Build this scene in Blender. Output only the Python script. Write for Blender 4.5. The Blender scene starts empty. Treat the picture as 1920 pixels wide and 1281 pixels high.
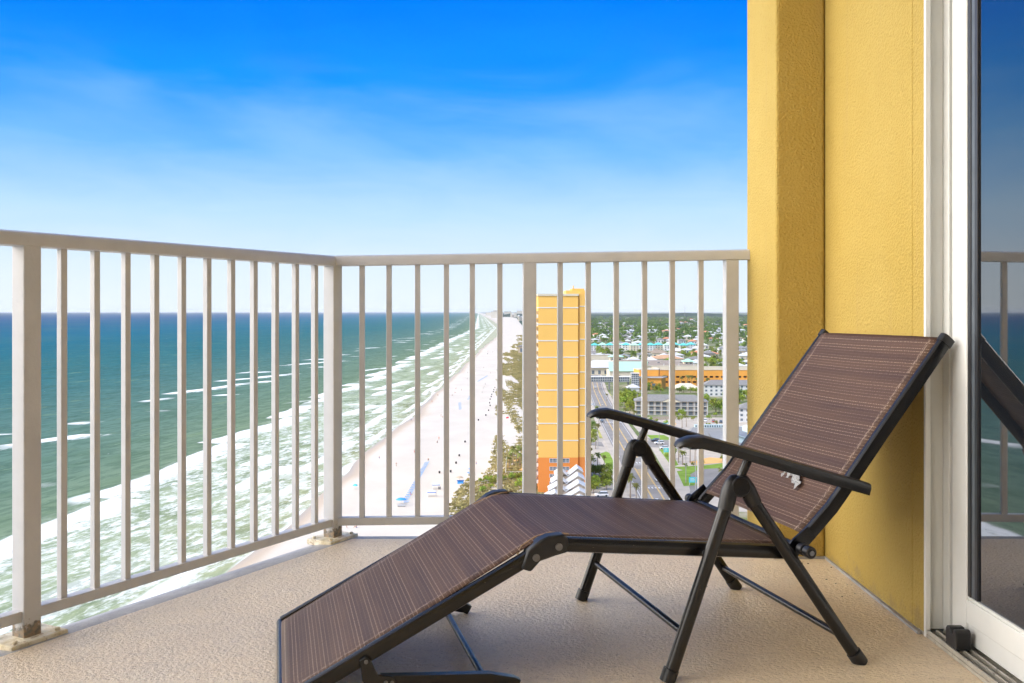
import bpy, math, random
import numpy as np
from mathutils import Vector, Matrix
R = math.radians
S = bpy.context.scene
COL = S.collection
rnd = random.Random(7)

# ------------------------------------------------------------------ camera
CZ = 65.3            # eye height over the sea
ZG = 1.3             # level of the land
F = 1820.0
FZ = CZ - 0.865      # balcony floor
cam = bpy.data.cameras.new('camera')
co = bpy.data.objects.new('camera', cam); COL.objects.link(co)
co.location = (0, 0, CZ); co.rotation_euler = (R(90), 0, 0)
cam.sensor_width = 36; cam.lens = F/1920*36; cam.shift_y = -56.5/1920
cam.clip_start = 0.05; cam.clip_end = 200000
S.camera = co

# ------------------------------------------------------------------ node helpers
class E:
    """a node socket with arithmetic"""
    def __init__(s, nt, sock): s.nt, s.k = nt, sock
    def _m(s, op, b=None, c=None, clamp=False):
        n = s.nt.nodes.new('ShaderNodeMath'); n.operation = op; n.use_clamp = clamp
        put(s.nt, n.inputs[0], s)
        if b is not None: put(s.nt, n.inputs[1], b)
        if c is not None: put(s.nt, n.inputs[2], c)
        return E(s.nt, n.outputs[0])
    def __add__(s, b): return s._m('ADD', b)
    def __radd__(s, b): return s._m('ADD', b)
    def __sub__(s, b): return s._m('SUBTRACT', b)
    def __rsub__(s, b): return (s*-1)._m('ADD', b)
    def __mul__(s, b): return s._m('MULTIPLY', b)
    def __rmul__(s, b): return s._m('MULTIPLY', b)
    def __truediv__(s, b): return s._m('DIVIDE', b)
    def fract(s): return s._m('FRACT')
    def sin(s): return s._m('SINE')
    def mx(s, b): return s._m('MAXIMUM', b)
    def mn(s, b): return s._m('MINIMUM', b)
    def pw(s, b): return s._m('POWER', b)
    def log(s, b): return s._m('LOGARITHM', b)
    def abs(s): return s._m('ABSOLUTE')
    def sm(s, a, b, c=0, d=1):
        n = s.nt.nodes.new('ShaderNodeMapRange'); n.interpolation_type = 'SMOOTHSTEP'
        put(s.nt, n.inputs['Value'], s)
        flip = a > b
        if flip: a, b, c, d = b, a, d, c
        for i, v in zip(('From Min', 'From Max', 'To Min', 'To Max'), (a, b, c, d)): put(s.nt, n.inputs[i], v)
        return E(s.nt, n.outputs[0])
def put(nt, inp, v):
    if isinstance(v, E): nt.links.new(v.k, inp)
    elif isinstance(v, (tuple, list)):
        v = tuple(v)
        inp.default_value = v if len(v) == len(inp.default_value) else (v+(1.0,))[:len(inp.default_value)]
    else: inp.default_value = v
def noise(nt, vec, scale, detail=3, rough=.55, dist=0, col=False):
    n = nt.nodes.new('ShaderNodeTexNoise')
    if vec is not None: put(nt, n.inputs['Vector'], vec)
    n.inputs['Scale'].default_value = scale; n.inputs['Detail'].default_value = detail
    n.inputs['Roughness'].default_value = rough; n.inputs['Distortion'].default_value = dist
    return E(nt, n.outputs[1 if col else 0])
def voro(nt, vec, scale, feature='F1'):
    n = nt.nodes.new('ShaderNodeTexVoronoi'); n.feature = feature
    put(nt, n.inputs['Vector'], vec); n.inputs['Scale'].default_value = scale
    return E(nt, n.outputs[0])
def ramp(nt, fac, stops):
    n = nt.nodes.new('ShaderNodeValToRGB'); put(nt, n.inputs[0], fac)
    e = n.color_ramp.elements
    while len(e) < len(stops): e.new(.5)
    for x, (p, c) in zip(e, stops): x.position = p; x.color = tuple(c)+(1.0,)
    return E(nt, n.outputs[0])
def mix(nt, fac, a, b, mode='MIX'):
    n = nt.nodes.new('ShaderNodeMix'); n.data_type = 'RGBA'; n.blend_type = mode
    put(nt, n.inputs[0], fac); put(nt, n.inputs[6], a); put(nt, n.inputs[7], b)
    return E(nt, n.outputs[2])
def coords(nt, which='Object'):
    n = nt.nodes.new('ShaderNodeTexCoord'); return E(nt, n.outputs[which])
def world_pos(nt):
    n = nt.nodes.new('ShaderNodeNewGeometry'); return E(nt, n.outputs['Position'])
def sep(nt, v):
    n = nt.nodes.new('ShaderNodeSeparateXYZ'); put(nt, n.inputs[0], v)
    return [E(nt, o) for o in n.outputs]
def comb(nt, x, y, z=0.0):
    n = nt.nodes.new('ShaderNodeCombineXYZ')
    for i, v in zip(n.inputs, (x, y, z)): put(nt, i, v)
    return E(nt, n.outputs[0])
def bump(nt, h, strength=.5, dist=.01):
    n = nt.nodes.new('ShaderNodeBump'); put(nt, n.inputs['Height'], h)
    n.inputs['Strength'].default_value = strength; n.inputs['Distance'].default_value = dist
    return E(nt, n.outputs[0])
def new_mat(name):
    m = bpy.data.materials.new(name); m.use_nodes = True
    nt = m.node_tree; b = nt.nodes['Principled BSDF']
    return m, nt, b
def setb(nt, b, **kw):
    names = dict(col='Base Color', rough='Roughness', metal='Metallic', normal='Normal', spec='Specular IOR Level', ior='IOR', coat='Coat Weight', alpha='Alpha', trans='Transmission Weight')
    for k, v in kw.items(): put(nt, b.inputs[names[k]], v)

def paint(name, c, rough=.5, var=.12, scale=6, bs=0, bscale=60, bd=.004, metal=0, dirt=None, dirts=4, spec=.5, per_obj=0):
    """procedural paint or stone: colour broken up by noise, optional relief and dirt"""
    m, nt, b = new_mat(name)
    p = coords(nt)
    n = noise(nt, p, scale, 5)
    dark = tuple(x*(1-var) for x in c); light = tuple(min(1, x*(1+var)) for x in c)
    k = ramp(nt, n, [(.3, dark), (.7, light)])
    if dirt:
        d = noise(nt, p, dirts, 6, .7).sm(.56, .72)
        k = mix(nt, d, k, dirt)
    if per_obj:
        oi = nt.nodes.new('ShaderNodeObjectInfo')
        h = nt.nodes.new('ShaderNodeHueSaturation')
        put(nt, h.inputs['Value'], E(nt, oi.outputs['Random'])*per_obj+(1-per_obj/2))
        put(nt, h.inputs['Hue'], E(nt, oi.outputs['Random'])*.04+.48)
        put(nt, h.inputs['Color'], k); k = E(nt, h.outputs[0])
    setb(nt, b, col=k, rough=rough, metal=metal, spec=spec)
    if bs: setb(nt, b, normal=bump(nt, noise(nt, p, bscale, 4), bs, bd))
    return m

# ------------------------------------------------------------------ world and sun
SUN_EL, SUN_AZ = 60.0, 16.0        # elevation; degrees to the left of straight behind the camera
W = bpy.data.worlds.new('World'); S.world = W; W.use_nodes = True
nt = W.node_tree
bg = nt.nodes['Background']
sky = nt.nodes.new('ShaderNodeTexSky'); sky.sky_type = 'NISHITA'; sky.sun_disc = False
sky.sun_elevation = R(SUN_EL); sky.sun_rotation = R(180-SUN_AZ)
sky.air_density = 1.0; sky.dust_density = 0.6; sky.ozone_density = 2.0; sky.altitude = 60
gx, gy, gz = sep(nt, coords(nt, 'Generated'))
el = gz.mx(0.0)
wv = comb(nt, gx*1.2, gy*1.2, gz*4.5)
wisp = noise(nt, wv, 2.2, 7, .56, .6)
wisp2 = noise(nt, comb(nt, gx*2.0, gy*1.0, gz*9), 3.2, 6, .6, 1.0)
elw = el + (wisp-.5)*.085*el.sm(.02, .25) + (wisp2-.5)*.03
# tint by elevation, as the eye sees it through a polarising filter
tint = ramp(nt, elw, [(0.0, (1.02, 1.06, 1.04)), (.05, (.88, .98, 1.04)), (.10, (.62, .86, 1.06)), (.16, (.20, .57, 1.05)), (.225, (.01, .37, 1.05)), (.30, (.0, .255, 1.06)), (.48, (.12, .36, .95)), (1.0, (.4, .55, .85))])
norm = mix(nt, .97, E(nt, sky.outputs[0]), (3.4, 3.62, 3.95))     # keeps a little of the sky model's own unevenness
skyc = mix(nt, 1.0, norm, tint, 'MULTIPLY')
# added bright band in the unseen sky at left, filling the shaded balcony
# thin drifting cirrus
cir = noise(nt, comb(nt, gx*1.7+gz*1.5, gy*.8, gz*5), 1.7, 5, .52, .7).sm(.44, .74)*gz.sm(.05, .14)*gz.sm(.30, .18)
skyc = mix(nt, cir*.26, skyc, (2.1, 3.2, 4.4))
fill_belt = (gx*-1).sm(.50, .80)*gz.sm(.88, .50)
skyc = mix(nt, fill_belt, skyc, (28.0, 26.4, 24.2))
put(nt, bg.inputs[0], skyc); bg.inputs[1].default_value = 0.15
sun = bpy.data.lights.new('sun', 'SUN'); sun.energy = 1.85; sun.angle = R(.53); sun.color = (1, .95, .87)
so = bpy.data.objects.new('sun', sun); COL.objects.link(so)
sv = Vector((-math.sin(R(SUN_AZ))*math.cos(R(SUN_EL)), -math.cos(R(SUN_AZ))*math.cos(R(SUN_EL)), math.sin(R(SUN_EL))))
so.rotation_euler = sv.to_track_quat('Z', 'Y').to_euler(); so.location = sv*300+Vector((0, 0, 60))
S.view_settings.view_transform = 'Standard'; S.view_settings.look = 'None'
S.view_settings.exposure = 0.75; S.view_settings.gamma = 1.0
S.cycles.max_bounces = 10; S.cycles.diffuse_bounces = 6; S.cycles.glossy_bounces = 4
S.cycles.use_denoising = True

# ------------------------------------------------------------------ mesh helpers
class MB:
    def __init__(s): s.v, s.f, s.m, s.uv = [], [], [], {}
    def add(s, vs, fs, mi=0):
        o = len(s.v); s.v += [tuple(v) for v in vs]
        for f in fs: s.f.append(tuple(i+o for i in f)); s.m.append(mi)
        return s
    def box(s, x0, x1, y0, y1, z0, z1, mi=0, M=None):
        vs = [Vector((x, y, z)) for z in (z0, z1) for x, y in ((x0, y0), (x1, y0), (x1, y1), (x0, y1))]
        if M is not None: vs = [M @ v for v in vs]
        return s.add(vs, [(3, 2, 1, 0), (4, 5, 6, 7), (0, 1, 5, 4), (1, 2, 6, 5), (2, 3, 7, 6), (3, 0, 4, 7)], mi)
    def prism(s, poly, z0, z1, mi=0, M=None):
        n = len(poly); a = sum(poly[i][0]*poly[(i+1) % n][1]-poly[(i+1) % n][0]*poly[i][1] for i in range(n))
        if a < 0: poly = poly[::-1]
        vs = [Vector((x, y, z0)) for x, y in poly]+[Vector((x, y, z1)) for x, y in poly]
        if M is not None: vs = [M @ v for v in vs]
        return s.add(vs, [tuple(range(n))[::-1], tuple(range(n, 2*n))]+[(i, (i+1) % n, (i+1) % n+n, i+n) for i in range(n)], mi)
    def sheet(s, poly, z, mi=0):
        n = len(poly); a = sum(poly[i][0]*poly[(i+1) % n][1]-poly[(i+1) % n][0]*poly[i][1] for i in range(n))
        if a < 0: poly = poly[::-1]
        return s.add([(x, y, z) for x, y in poly], [tuple(range(n))], mi)
    def tube(s, pts, r, n=12, cap=True, mi=0, sx=1.0, up=None):
        pts = [Vector(p) for p in pts]; rs = r if isinstance(r, (list, tuple)) else [r]*len(pts)
        rings = []; u = None
        for i, p in enumerate(pts):
            t = (pts[min(i+1, len(pts)-1)]-pts[max(i-1, 0)]).normalized()
            if u is None:
                ref = Vector(up) if up else (Vector((0, 0, 1)) if abs(t.z) < .9 else Vector((1, 0, 0)))
                u = (ref-t*ref.dot(t)).normalized()
            else: u = (u-t*u.dot(t)).normalized()
            w = t.cross(u)
            rings.append([p+(u*math.cos(2*math.pi*k/n)+w*math.sin(2*math.pi*k/n)*sx)*rs[i] for k in range(n)])
        vs = [v for rg in rings for v in rg]; fs = []
        for i in range(len(pts)-1):
            for k in range(n): fs.append((i*n+k, i*n+(k+1) % n, (i+1)*n+(k+1) % n, (i+1)*n+k))
        if cap: fs += [tuple(range(n))[::-1], tuple(range((len(pts)-1)*n, len(pts)*n))]
        return s.add(vs, fs, mi)
    def loft(s, pts, prof, up=(0, 0, 1), mi=0, scale=None):
        """sweep a closed profile (side, up) along points"""
        pts = [Vector(p) for p in pts]; n = len(prof); vs = []
        for i, p in enumerate(pts):
            t = (pts[min(i+1, len(pts)-1)]-pts[max(i-1, 0)]).normalized()
            w = t.cross(Vector(up)).normalized(); u = w.cross(t)
            k = scale[i] if scale else (1, 1)
            vs += [p+w*a*k[0]+u*b*k[1] for a, b in prof]
        fs = [(i*n+k, i*n+(k+1) % n, (i+1)*n+(k+1) % n, (i+1)*n+k) for i in range(len(pts)-1) for k in range(n)]
        fs += [tuple(range(n))[::-1], tuple(range((len(pts)-1)*n, len(pts)*n))]
        return s.add(vs, fs, mi)
    def build(s, name, mats, parent=None, smooth=False, bevel=0, loc=None):
        me = bpy.data.meshes.new(name); me.from_pydata(s.v, [], s.f); me.update()
        if not isinstance(mats, (list, tuple)): mats = [mats]
        for m in mats: me.materials.append(m)
        if len(mats) > 1: me.polygons.foreach_set('material_index', s.m)
        if smooth:
            me.polygons.foreach_set('use_smooth', [True]*len(me.polygons))
            try: me.set_sharp_from_angle(angle=R(38))
            except Exception: pass
        o = bpy.data.objects.new(name, me); COL.objects.link(o)
        if parent is not None: o.parent = parent
        if loc is not None: o.location = loc
        if bevel:
            b = o.modifiers.new('bevel', 'BEVEL'); b.width = bevel; b.segments = 2; b.limit_method = 'ANGLE'; b.angle_limit = R(40)
        return o
def np_mesh(name, V, Fq, mats, mi=None, parent=None):
    me = bpy.data.meshes.new(name); V = np.asarray(V, dtype=np.float32); Fq = np.asarray(Fq, dtype=np.int32)
    k = Fq.shape[1]
    me.vertices.add(len(V)); me.vertices.foreach_set('co', V.ravel())
    me.loops.add(Fq.size); me.loops.foreach_set('vertex_index', Fq.ravel())
    me.polygons.add(len(Fq)); me.polygons.foreach_set('loop_start', np.arange(len(Fq), dtype=np.int32)*k)
    if not isinstance(mats, (list, tuple)): mats = [mats]
    for m in mats: me.materials.append(m)
    if mi is not None: me.polygons.foreach_set('material_index', np.asarray(mi, dtype=np.int32))
    me.update(calc_edges=True); me.validate()
    o = bpy.data.objects.new(name, me); COL.objects.link(o)
    if parent is not None: o.parent = parent
    return o
def tag(o, label=None, cat=None, group=None, kind=None):
    if label: o['label'] = label
    if cat: o['category'] = cat
    if group: o['group'] = group
    if kind: o['kind'] = kind
    return o
def thing(name, label, cat, loc=(0, 0, 0), rz=0, group=None):
    o = bpy.data.objects.new(name, None); COL.objects.link(o); o.location = loc; o.rotation_euler = (0, 0, rz)
    o.empty_display_size = .2
    return tag(o, label, cat, group)
def kids(o): return [c for c in bpy.data.objects if c.parent == o]
def proto_tree(o):
    return (o, [(c, [g for g in kids(c)]) for c in kids(o)])
def dup(pt, loc, rz=0, sc=1.0, label=None, group=None):
    o, ch = pt
    c = o.copy(); COL.objects.link(c); c.location = loc; c.rotation_euler = (0, 0, rz)
    c.scale = (sc, sc, sc) if not isinstance(sc, tuple) else sc
    if label: c['label'] = label
    if group: c['group'] = group
    for a, gs in ch:
        d = a.copy(); COL.objects.link(d); d.parent = c
        for g in gs:
            h = g.copy(); COL.objects.link(h); h.parent = d
    return c
def G(px, py, z=ZG):
    Y = F*(CZ-z)/(py-584.0); return ((px-960)*Y/F, Y)
def pxof(x, y, z=ZG): return (960+F*x/y, 584+F*(CZ-z)/y)
ORD = ['nearest', 'second nearest', 'third nearest', 'fourth nearest', 'fifth nearest', 'sixth nearest', 'seventh nearest', 'eighth nearest', 'ninth nearest', 'tenth nearest']
def ordn(i):
    if i < 10: return ORD[i]
    n = i+1; suf = 'th' if 10 <= n % 100 <= 20 else {1: 'st', 2: 'nd', 3: 'rd'}.get(n % 10, 'th')
    return '%d%s nearest' % (n, suf)
GAPS = [(1005, 1050, 'first gap right of middle post'), (1050, 1103, 'second gap right of middle post'), (1103, 1155, 'third gap right of middle post'),
        (1155, 1208, 'fourth gap right of middle post'), (1208, 1260, 'fifth gap right of middle post'), (1260, 1313, 'sixth gap right of middle post'),
        (1313, 1368, 'gap beside right end post'), (1368, 1500, 'narrow gap beside the pilaster'),
        (937, 992, 'gap just left of middle post'), (885, 937, 'second gap left of middle post'), (837, 885, 'third gap left of middle post'),
        (783, 837, 'fourth gap left of middle post'), (729, 783, 'fifth gap left of middle post'), (679, 729, 'sixth gap left of middle post'), (620, 679, 'gap just right of corner post')]
def gap(px):
    for a, b, s in GAPS:
        if a <= px < b: return s
    return 'gaps left of corner post' if px < 620 else 'far right'
COUNT = {}
def seq_labels(items, kindtext):
    """items: list of (obj, kindtext or None); gives every one its own label by gap and nearness"""
    by = {}
    for o, t in items:
        by.setdefault((t or kindtext, gap(pxof(o.location.x, o.location.y)[0])), []).append(o)
    for (t, g), os_ in by.items():
        os_.sort(key=lambda o: o.location.y)
        for i, o in enumerate(os_):
            o['label'] = '%s, %s in the %s' % (t, ordn(i), g)

# ================================================================== MATERIALS: balcony
def stucco_mat():
    m, nt, b = new_mat('yellow_stucco'); p = coords(nt)
    big = noise(nt, p, 1.3, 4); fine = noise(nt, p, 130, 5, .65); pits = voro(nt, p, 120)
    c = ramp(nt, big, [(.3, (.47, .33, .080)), (.7, (.53, .385, .115))])
    c = mix(nt, noise(nt, p, 90, 4, .7).sm(.60, .68)*.5, c, (.36, .20, .03))
    x, y, z = sep(nt, p)
    st = noise(nt, comb(nt, x*18, y*18, z*.9), 1.0, 4).sm(.58, .75)*.22
    c = mix(nt, st, c, (.42, .30, .12))
    c = mix(nt, (noise(nt, p, 9, 6, .7)+(z*1.0).sm(.0, .16, .16, -.2)).sm(.60, .76)*.45, c, (.30, .23, .12))
    setb(nt, b, col=c, rough=.85, spec=.22, normal=bump(nt, fine*.9+pits*.5, .9, .006)); return m
def floor_mat():
    m, nt, b = new_mat('textured_deck_coating'); p = coords(nt)
    knock = noise(nt, p, 85, 4, .6, .15); fine = noise(nt, p, 160, 3)
    big = noise(nt, p, 1.1, 5, .6)
    c = ramp(nt, big, [(.25, (.80, .625, .42)), (.5, (.87, .705, .50)), (.75, (.90, .77, .58))])
    c = mix(nt, noise(nt, p, 30, 4, .6).sm(.50, .72)*.25, c, (.42, .29, .19))
    c = mix(nt, noise(nt, p, 3.2, 6, .7).sm(.62, .75)*.30, c, (.55, .34, .19))
    c = mix(nt, noise(nt, p, .9, 7, .75).sm(.52, .62)*.16, c, (.52, .45, .38))
    setb(nt, b, col=c, rough=fine.sm(.3, .7, .26, .44), spec=.6, normal=bump(nt, knock.sm(.30, .72)*.7+fine*.5, 1.0, .0036)); return m
def edge_mat():
    m, nt, b = new_mat('grey_edge_coating'); p = coords(nt)
    c = ramp(nt, noise(nt, p, 5, 6, .7), [(.3, (.24, .235, .24)), (.7, (.46, .45, .455))])
    c = mix(nt, noise(nt, p, 60, 4).sm(.55, .7)*.4, c, (.22, .21, .22))
    setb(nt, b, col=c, rough=.6, normal=bump(nt, noise(nt, p, 110, 4), .6, .003)); return m
def rail_mat():
    m, nt, b = new_mat('white_rail_paint'); p = coords(nt)
    c = ramp(nt, noise(nt, p, 14, 5), [(.3, (.51, .51, .53)), (.7, (.56, .56, .58))])
    n = noise(nt, p, 55, 5, .7).sm(.66, .74)
    c = mix(nt, n*.35, c, (.35, .28, .18))
    setb(nt, b, col=c, rough=.42, normal=bump(nt, noise(nt, p, 260, 2)+noise(nt, p, 30, 4)*.8, .35, .0015)); return m
def post_mat():
    """same paint with rust and grime at the foot (object z = height above the deck)"""
    m, nt, b = new_mat('rust_stained_post_paint'); p = coords(nt); x, y, z = sep(nt, p)
    c = ramp(nt, noise(nt, p, 14, 5), [(.3, (.51, .51, .53)), (.7, (.56, .56, .58))])
    foot = (noise(nt, p, 30, 6, .7)+z.sm(.0, .13, .30, -.25)).sm(.58, .70)
    c = mix(nt, foot*.85, c, ramp(nt, noise(nt, p, 70, 4), [(.4, (.06, .055, .04)), (.6, (.26, .17, .08))]))
    setb(nt, b, col=c, rough=.5, normal=bump(nt, noise(nt, p, 120, 4), .35, .002)); return m
def plate_mat():
    m, nt, b = new_mat('stained_base_plate'); p = coords(nt)
    c = ramp(nt, noise(nt, p, 28, 6, .7), [(.3, (.45, .36, .20)), (.5, (.72, .65, .50)), (.7, (.80, .76, .66))])
    c = mix(nt, noise(nt, p, 45, 5).sm(.6, .7)*.7, c, (.28, .14, .05))
    setb(nt, b, col=c, rough=.7, normal=bump(nt, noise(nt, p, 80, 4), .6, .004)); return m
def sling_mat():
    m, nt, b = new_mat('woven_brown_sling'); u = coords(nt, 'UV'); s, t, _ = sep(nt, u)   # metres along / across
    st1 = noise(nt, comb(nt, s*110, t*.15, 0.0), 1.0, 3, .7)
    line = ((s*104.0).fract()-.5).abs().sm(.34, .44)
    dash = noise(nt, comb(nt, s*104, t*260, 1.0), 1.0, 2).sm(.42, .60)
    weave = noise(nt, comb(nt, s*900, t*420, 2.0), 1.0, 2)
    var = noise(nt, comb(nt, s*24, t*1.2, 5.0), 1.0, 4, .7)
    c = ramp(nt, var, [(.3, (.058, .026, .018)), (.5, (.094, .047, .028)), (.7, (.128, .066, .038))])
    c = mix(nt, weave.sm(.4, .65)*.6, c, (.028, .018, .018))
    lv = noise(nt, comb(nt, s*44, 3.0, 0.0), 1.0, 1).sm(.40, .62)
    c = mix(nt, line*dash*(lv*.46+.12), c, (.58, .43, .32))
    seam = ((t-.53).abs()-.0).sm(.006, .002)+(t-.03).abs().sm(.006, .002)
    c = mix(nt, seam*dash*.45, c, (.45, .34, .27))
    h = weave*.5+st1*.5+((t*300).sin())*.1
    setb(nt, b, col=c, rough=.55, spec=.28, normal=bump(nt, h, .6, .0012)); return m
M = {}
M['stucco'] = stucco_mat(); M['floor'] = floor_mat(); M['edge'] = edge_mat(); M['rail'] = rail_mat(); M['post'] = post_mat(); M['plate'] = plate_mat(); M['sling'] = sling_mat()
M['ceiling'] = paint('white_ceiling_paint', (.86, .84, .80), .8, .04, 3, .3, 60)
M['creamwall'] = paint('cream_wall_paint', (.86, .80, .68), .8, .04, 3, .3, 60)
M['frame'] = paint('white_door_frame', (.78, .79, .78), .35, .04, 8)
M['jamb'] = paint('grey_white_jamb', (.62, .63, .61), .45, .04, 8)
M['gasket'] = paint('black_gasket', (.018, .020, .026), .35, .2, 20)
M['gasket2'] = paint('grey_gasket', (.09, .105, .125), .35, .2, 20)
M['track'] = paint('worn_aluminium_track', (.50, .47, .41), .4, .2, 25, metal=.3, dirt=(.10, .08, .06), dirts=30)
M['blackplastic'] = paint('black_plastic', (.010, .010, .012), .42, .25, 40, .2, 150, .001)
def tube_mat():
    m, nt, b = new_mat('dark_bronze_powder_coat'); p = coords(nt)
    c = ramp(nt, noise(nt, p, 20, 4), [(.3, (.006, .0055, .006)), (.7, (.012, .011, .011))])
    sc = noise(nt, p, 90, 5, .7).sm(.69, .74)
    c = mix(nt, sc*.8, c, (.30, .24, .18))
    setb(nt, b, col=c, rough=.26, spec=.45, normal=bump(nt, noise(nt, p, 400, 2), .15, .0006)); return m
M['tube'] = tube_mat()
M['steel'] = paint('bolt_steel', (.18, .18, .19), .35, .2, 60, metal=.8)
M['trim'] = paint('tan_edge_piping', (.30, .19, .10), .7, .2, 60)
def glass_mat():
    m, nt, b = new_mat('tinted_reflective_glass'); p = coords(nt)
    setb(nt, b, col=(.010, .012, .016), rough=0.02, spec=.5)
    b.inputs['IOR'].default_value = 3.1
    setb(nt, b, normal=bump(nt, noise(nt, p, 1.2, 2), .04, .01)); return m
M['glass'] = glass_mat()
M['tissue'] = paint('white_plastic_scrap', (.36, .36, .37), .6, .05, 40, .8, 120, .004)
M['speck'] = paint('dry_debris', (.05, .03, .02), .9, .3, 60)

# ================================================================== BALCONY
TH = 28.15
dl = Vector((-math.sin(R(TH)), -math.cos(R(TH)), 0)); nl = Vector((math.cos(R(TH)), -math.sin(R(TH)), 0))
C0 = Vector((-.683, 3.70, FZ)); C1 = Vector((.925, 3.80, FZ))
def LP(t, off=0, z=0): return C0+dl*t+nl*off+Vector((0, 0, z))       # along the left run
YB = -4.0
def onleft(off, y):           # point of the line offset by off (inward +) at given y
    base = C0+nl*off; t = (base.y-y)/(-dl.y); return base+dl*t
def corner(off, yf):
    return onleft(off, yf)
EDGE_OUT, EDGE_MID, EDGE_IN = -.060, .0, .072
yo, ym, yi = 3.825, 3.76, 3.69
inner = [corner(EDGE_IN, yi), Vector((.96, yi, 0)), Vector((1.6, yi, 0)), Vector((1.6, YB, 0)), onleft(EDGE_IN, YB)]
b = MB()
# tan coating, gently uneven so that the sheen breaks up
b.sheet([(p.x, p.y) for p in inner], FZ)
o = b.build('balcony_floor', M['floor']); tag(o, kind='structure')
b = MB()
rowi = [onleft(EDGE_IN, YB), corner(EDGE_IN, yi), Vector((1.6, yi, 0))]
rowm = [onleft(EDGE_MID, YB), corner(EDGE_MID, ym), Vector((1.6, ym, 0))]
rowo = [onleft(EDGE_OUT, YB), corner(EDGE_OUT, yo), Vector((1.6, yo, 0))]
vs = [(p.x, p.y, FZ) for p in rowi]+[(p.x, p.y, FZ-.006) for p in rowm]+[(p.x, p.y, FZ-.022) for p in rowo]+[(p.x, p.y, FZ-.22) for p in rowo]+[(p.x, p.y, FZ-.22) for p in rowi]
fs = []
for r in range(4):
    for k in range(2): fs.append((r*3+k, r*3+k+1, (r+1)*3+k+1, (r+1)*3+k))
b.add(vs, fs)
bot = [(p.x, p.y) for p in (onleft(EDGE_IN, YB), corner(EDGE_IN, yi), Vector((1.6, yi, 0)), Vector((1.6, YB, 0)))]
b.sheet(bot, FZ-.22)
o = b.build('balcony_floor_edge', M['edge']); tag(o, kind='structure')
# ceiling of the balcony: the slab of the one above
b = MB(); CH = 3.2
cp = [onleft(-.05, YB-.3), corner(-.05, 3.85), Vector((1.6, 3.85, 0)), Vector((1.6, YB-.3, 0))]
b.prism([(p.x, p.y) for p in cp], FZ+CH, FZ+CH+.22)
tag(b.build('balcony_ceiling', M['ceiling']), kind='structure')

wall = thing('stucco_wall', 'rough yellow stucco wall with projecting pilaster right of the railing', 'wall', (1.098, 3.0, FZ))
def rel(o, parent):
    """keep world coordinates of mesh built in world space under a parent that sits elsewhere"""
    o.data.transform(Matrix.Translation(-Vector(parent.location))); o.parent = parent; return o
b = MB(); XW = 1.098; DT = 2.12
b.box(XW, XW+.35, 2.663, 3.80, FZ-.3, FZ+CH)
b.prism([(XW, 2.663), (XW+.002, 2.586), (XW+.011, 2.586), (XW+.011, 2.663)], FZ-.3, FZ+CH)
b.box(XW, XW+.35, -.9, 2.585, FZ+DT, FZ+CH)
b.box(XW+.0115, XW+.35, 2.585, 2.663, FZ+DT, FZ+CH)
b.box(XW, XW+.35, YB, -.9, FZ-.3, FZ+CH)
rel(b.build('wall_face', M['stucco'], bevel=.006), wall)
b = MB(); b.box(.925, XW-.001, 3.40, 3.826, FZ-.3, FZ+CH-.002)
rel(b.build('pilaster', M['stucco'], bevel=.010), wall)
b = MB(); b.prism([(XW-.012, 2.60), (XW, 2.60), (XW, 3.40), (XW-.006, 3.40)], FZ+.0005, FZ+.008); b.prism([(.915, 3.388), (XW-.006, 3.388), (XW-.006, 3.40), (.915, 3.40)], FZ+.0005, FZ+.007)
rel(b.build('sealant_bead', M['edge']), wall)
bw = thing('partition_wall', 'unseen cream painted partition wall closing the balcony behind the viewer', 'wall', (0, YB, FZ))
b = MB(); b.box(-5.6, 1.5, YB-.25, YB, FZ-.3, FZ+CH-.002); rel(b.build('wall_face', M['creamwall']), bw)  # unseen wall keeps the sun out; cream colour chosen to bounce light in

# ---- railing: one welded thing
rail = thing('balcony_railing', 'white painted metal balcony railing with vertical balusters, rust at post feet', 'railing', C0)
ROUND = [(-.027, .0), (-.027, .024), (-.022, .034), (-.010, .0385), (.010, .0385), (.022, .034), (.027, .024), (.027, 0), (.021, -.002), (-.021, -.002)]
ztop = .865+.2114-.0385
def along(p0, p1, n): return [p0+(p1-p0)*(i/n) for i in range(n+1)]
TL = 8.6
b = MB(); b.loft([LP(TL, 0, ztop), LP(0, 0, ztop), ], ROUND)
rel(b.build('top_rail', M['rail'], smooth=True), rail)
zr = .865+.242-.0385
b = MB(); b.loft([C0+Vector((-.012, 0, ztop+.0004)), C1+Vector((.0, 0, zr))], ROUND)
rel(b.build('top_rail', M['rail'], smooth=True), rail)
SQ = [(-.017, 0), (-.017, .029), (.017, .029), (.017, 0)]
posts_left = [1.2786*i for i in range(0, 7)]
def obox(mb, c, a, bdir, h0, h1, w, d=None):
    """upright bar: centre c, face direction a, half sizes"""
    a = Vector(a).normalized(); p = Vector((-a.y, a.x, 0)); d = d or w
    vs = [c+a*sx*w/2+p*sy*d/2+Vector((0, 0, h)) for h in (h0, h1) for sx, sy in ((-1, -1), (1, -1), (1, 1), (-1, 1))]
    return mb.add(vs, [(3, 2, 1, 0), (4, 5, 6, 7), (0, 1, 5, 4), (1, 2, 6, 5), (2, 3, 7, 6), (3, 0, 4, 7)])
BZ = .865-.815
for i in range(len(posts_left)-1):
    b = MB(); b.loft([LP(posts_left[i+1]-.025, 0, BZ), LP(posts_left[i]+.025, 0, BZ)], SQ)
    rel(b.build('bottom_rail', M['rail'], bevel=.002), rail)
    for k in range(1, 12):
        t = posts_left[i]+1.2786*k/12
        b = MB(); obox(b, LP(t), dl, None, BZ+.027, ztop+.001, .0195)
        lean = .004*rnd.uniform(-1, 1)
        rel(b.build('baluster', M['rail'], bevel=.0015), rail)
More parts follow.
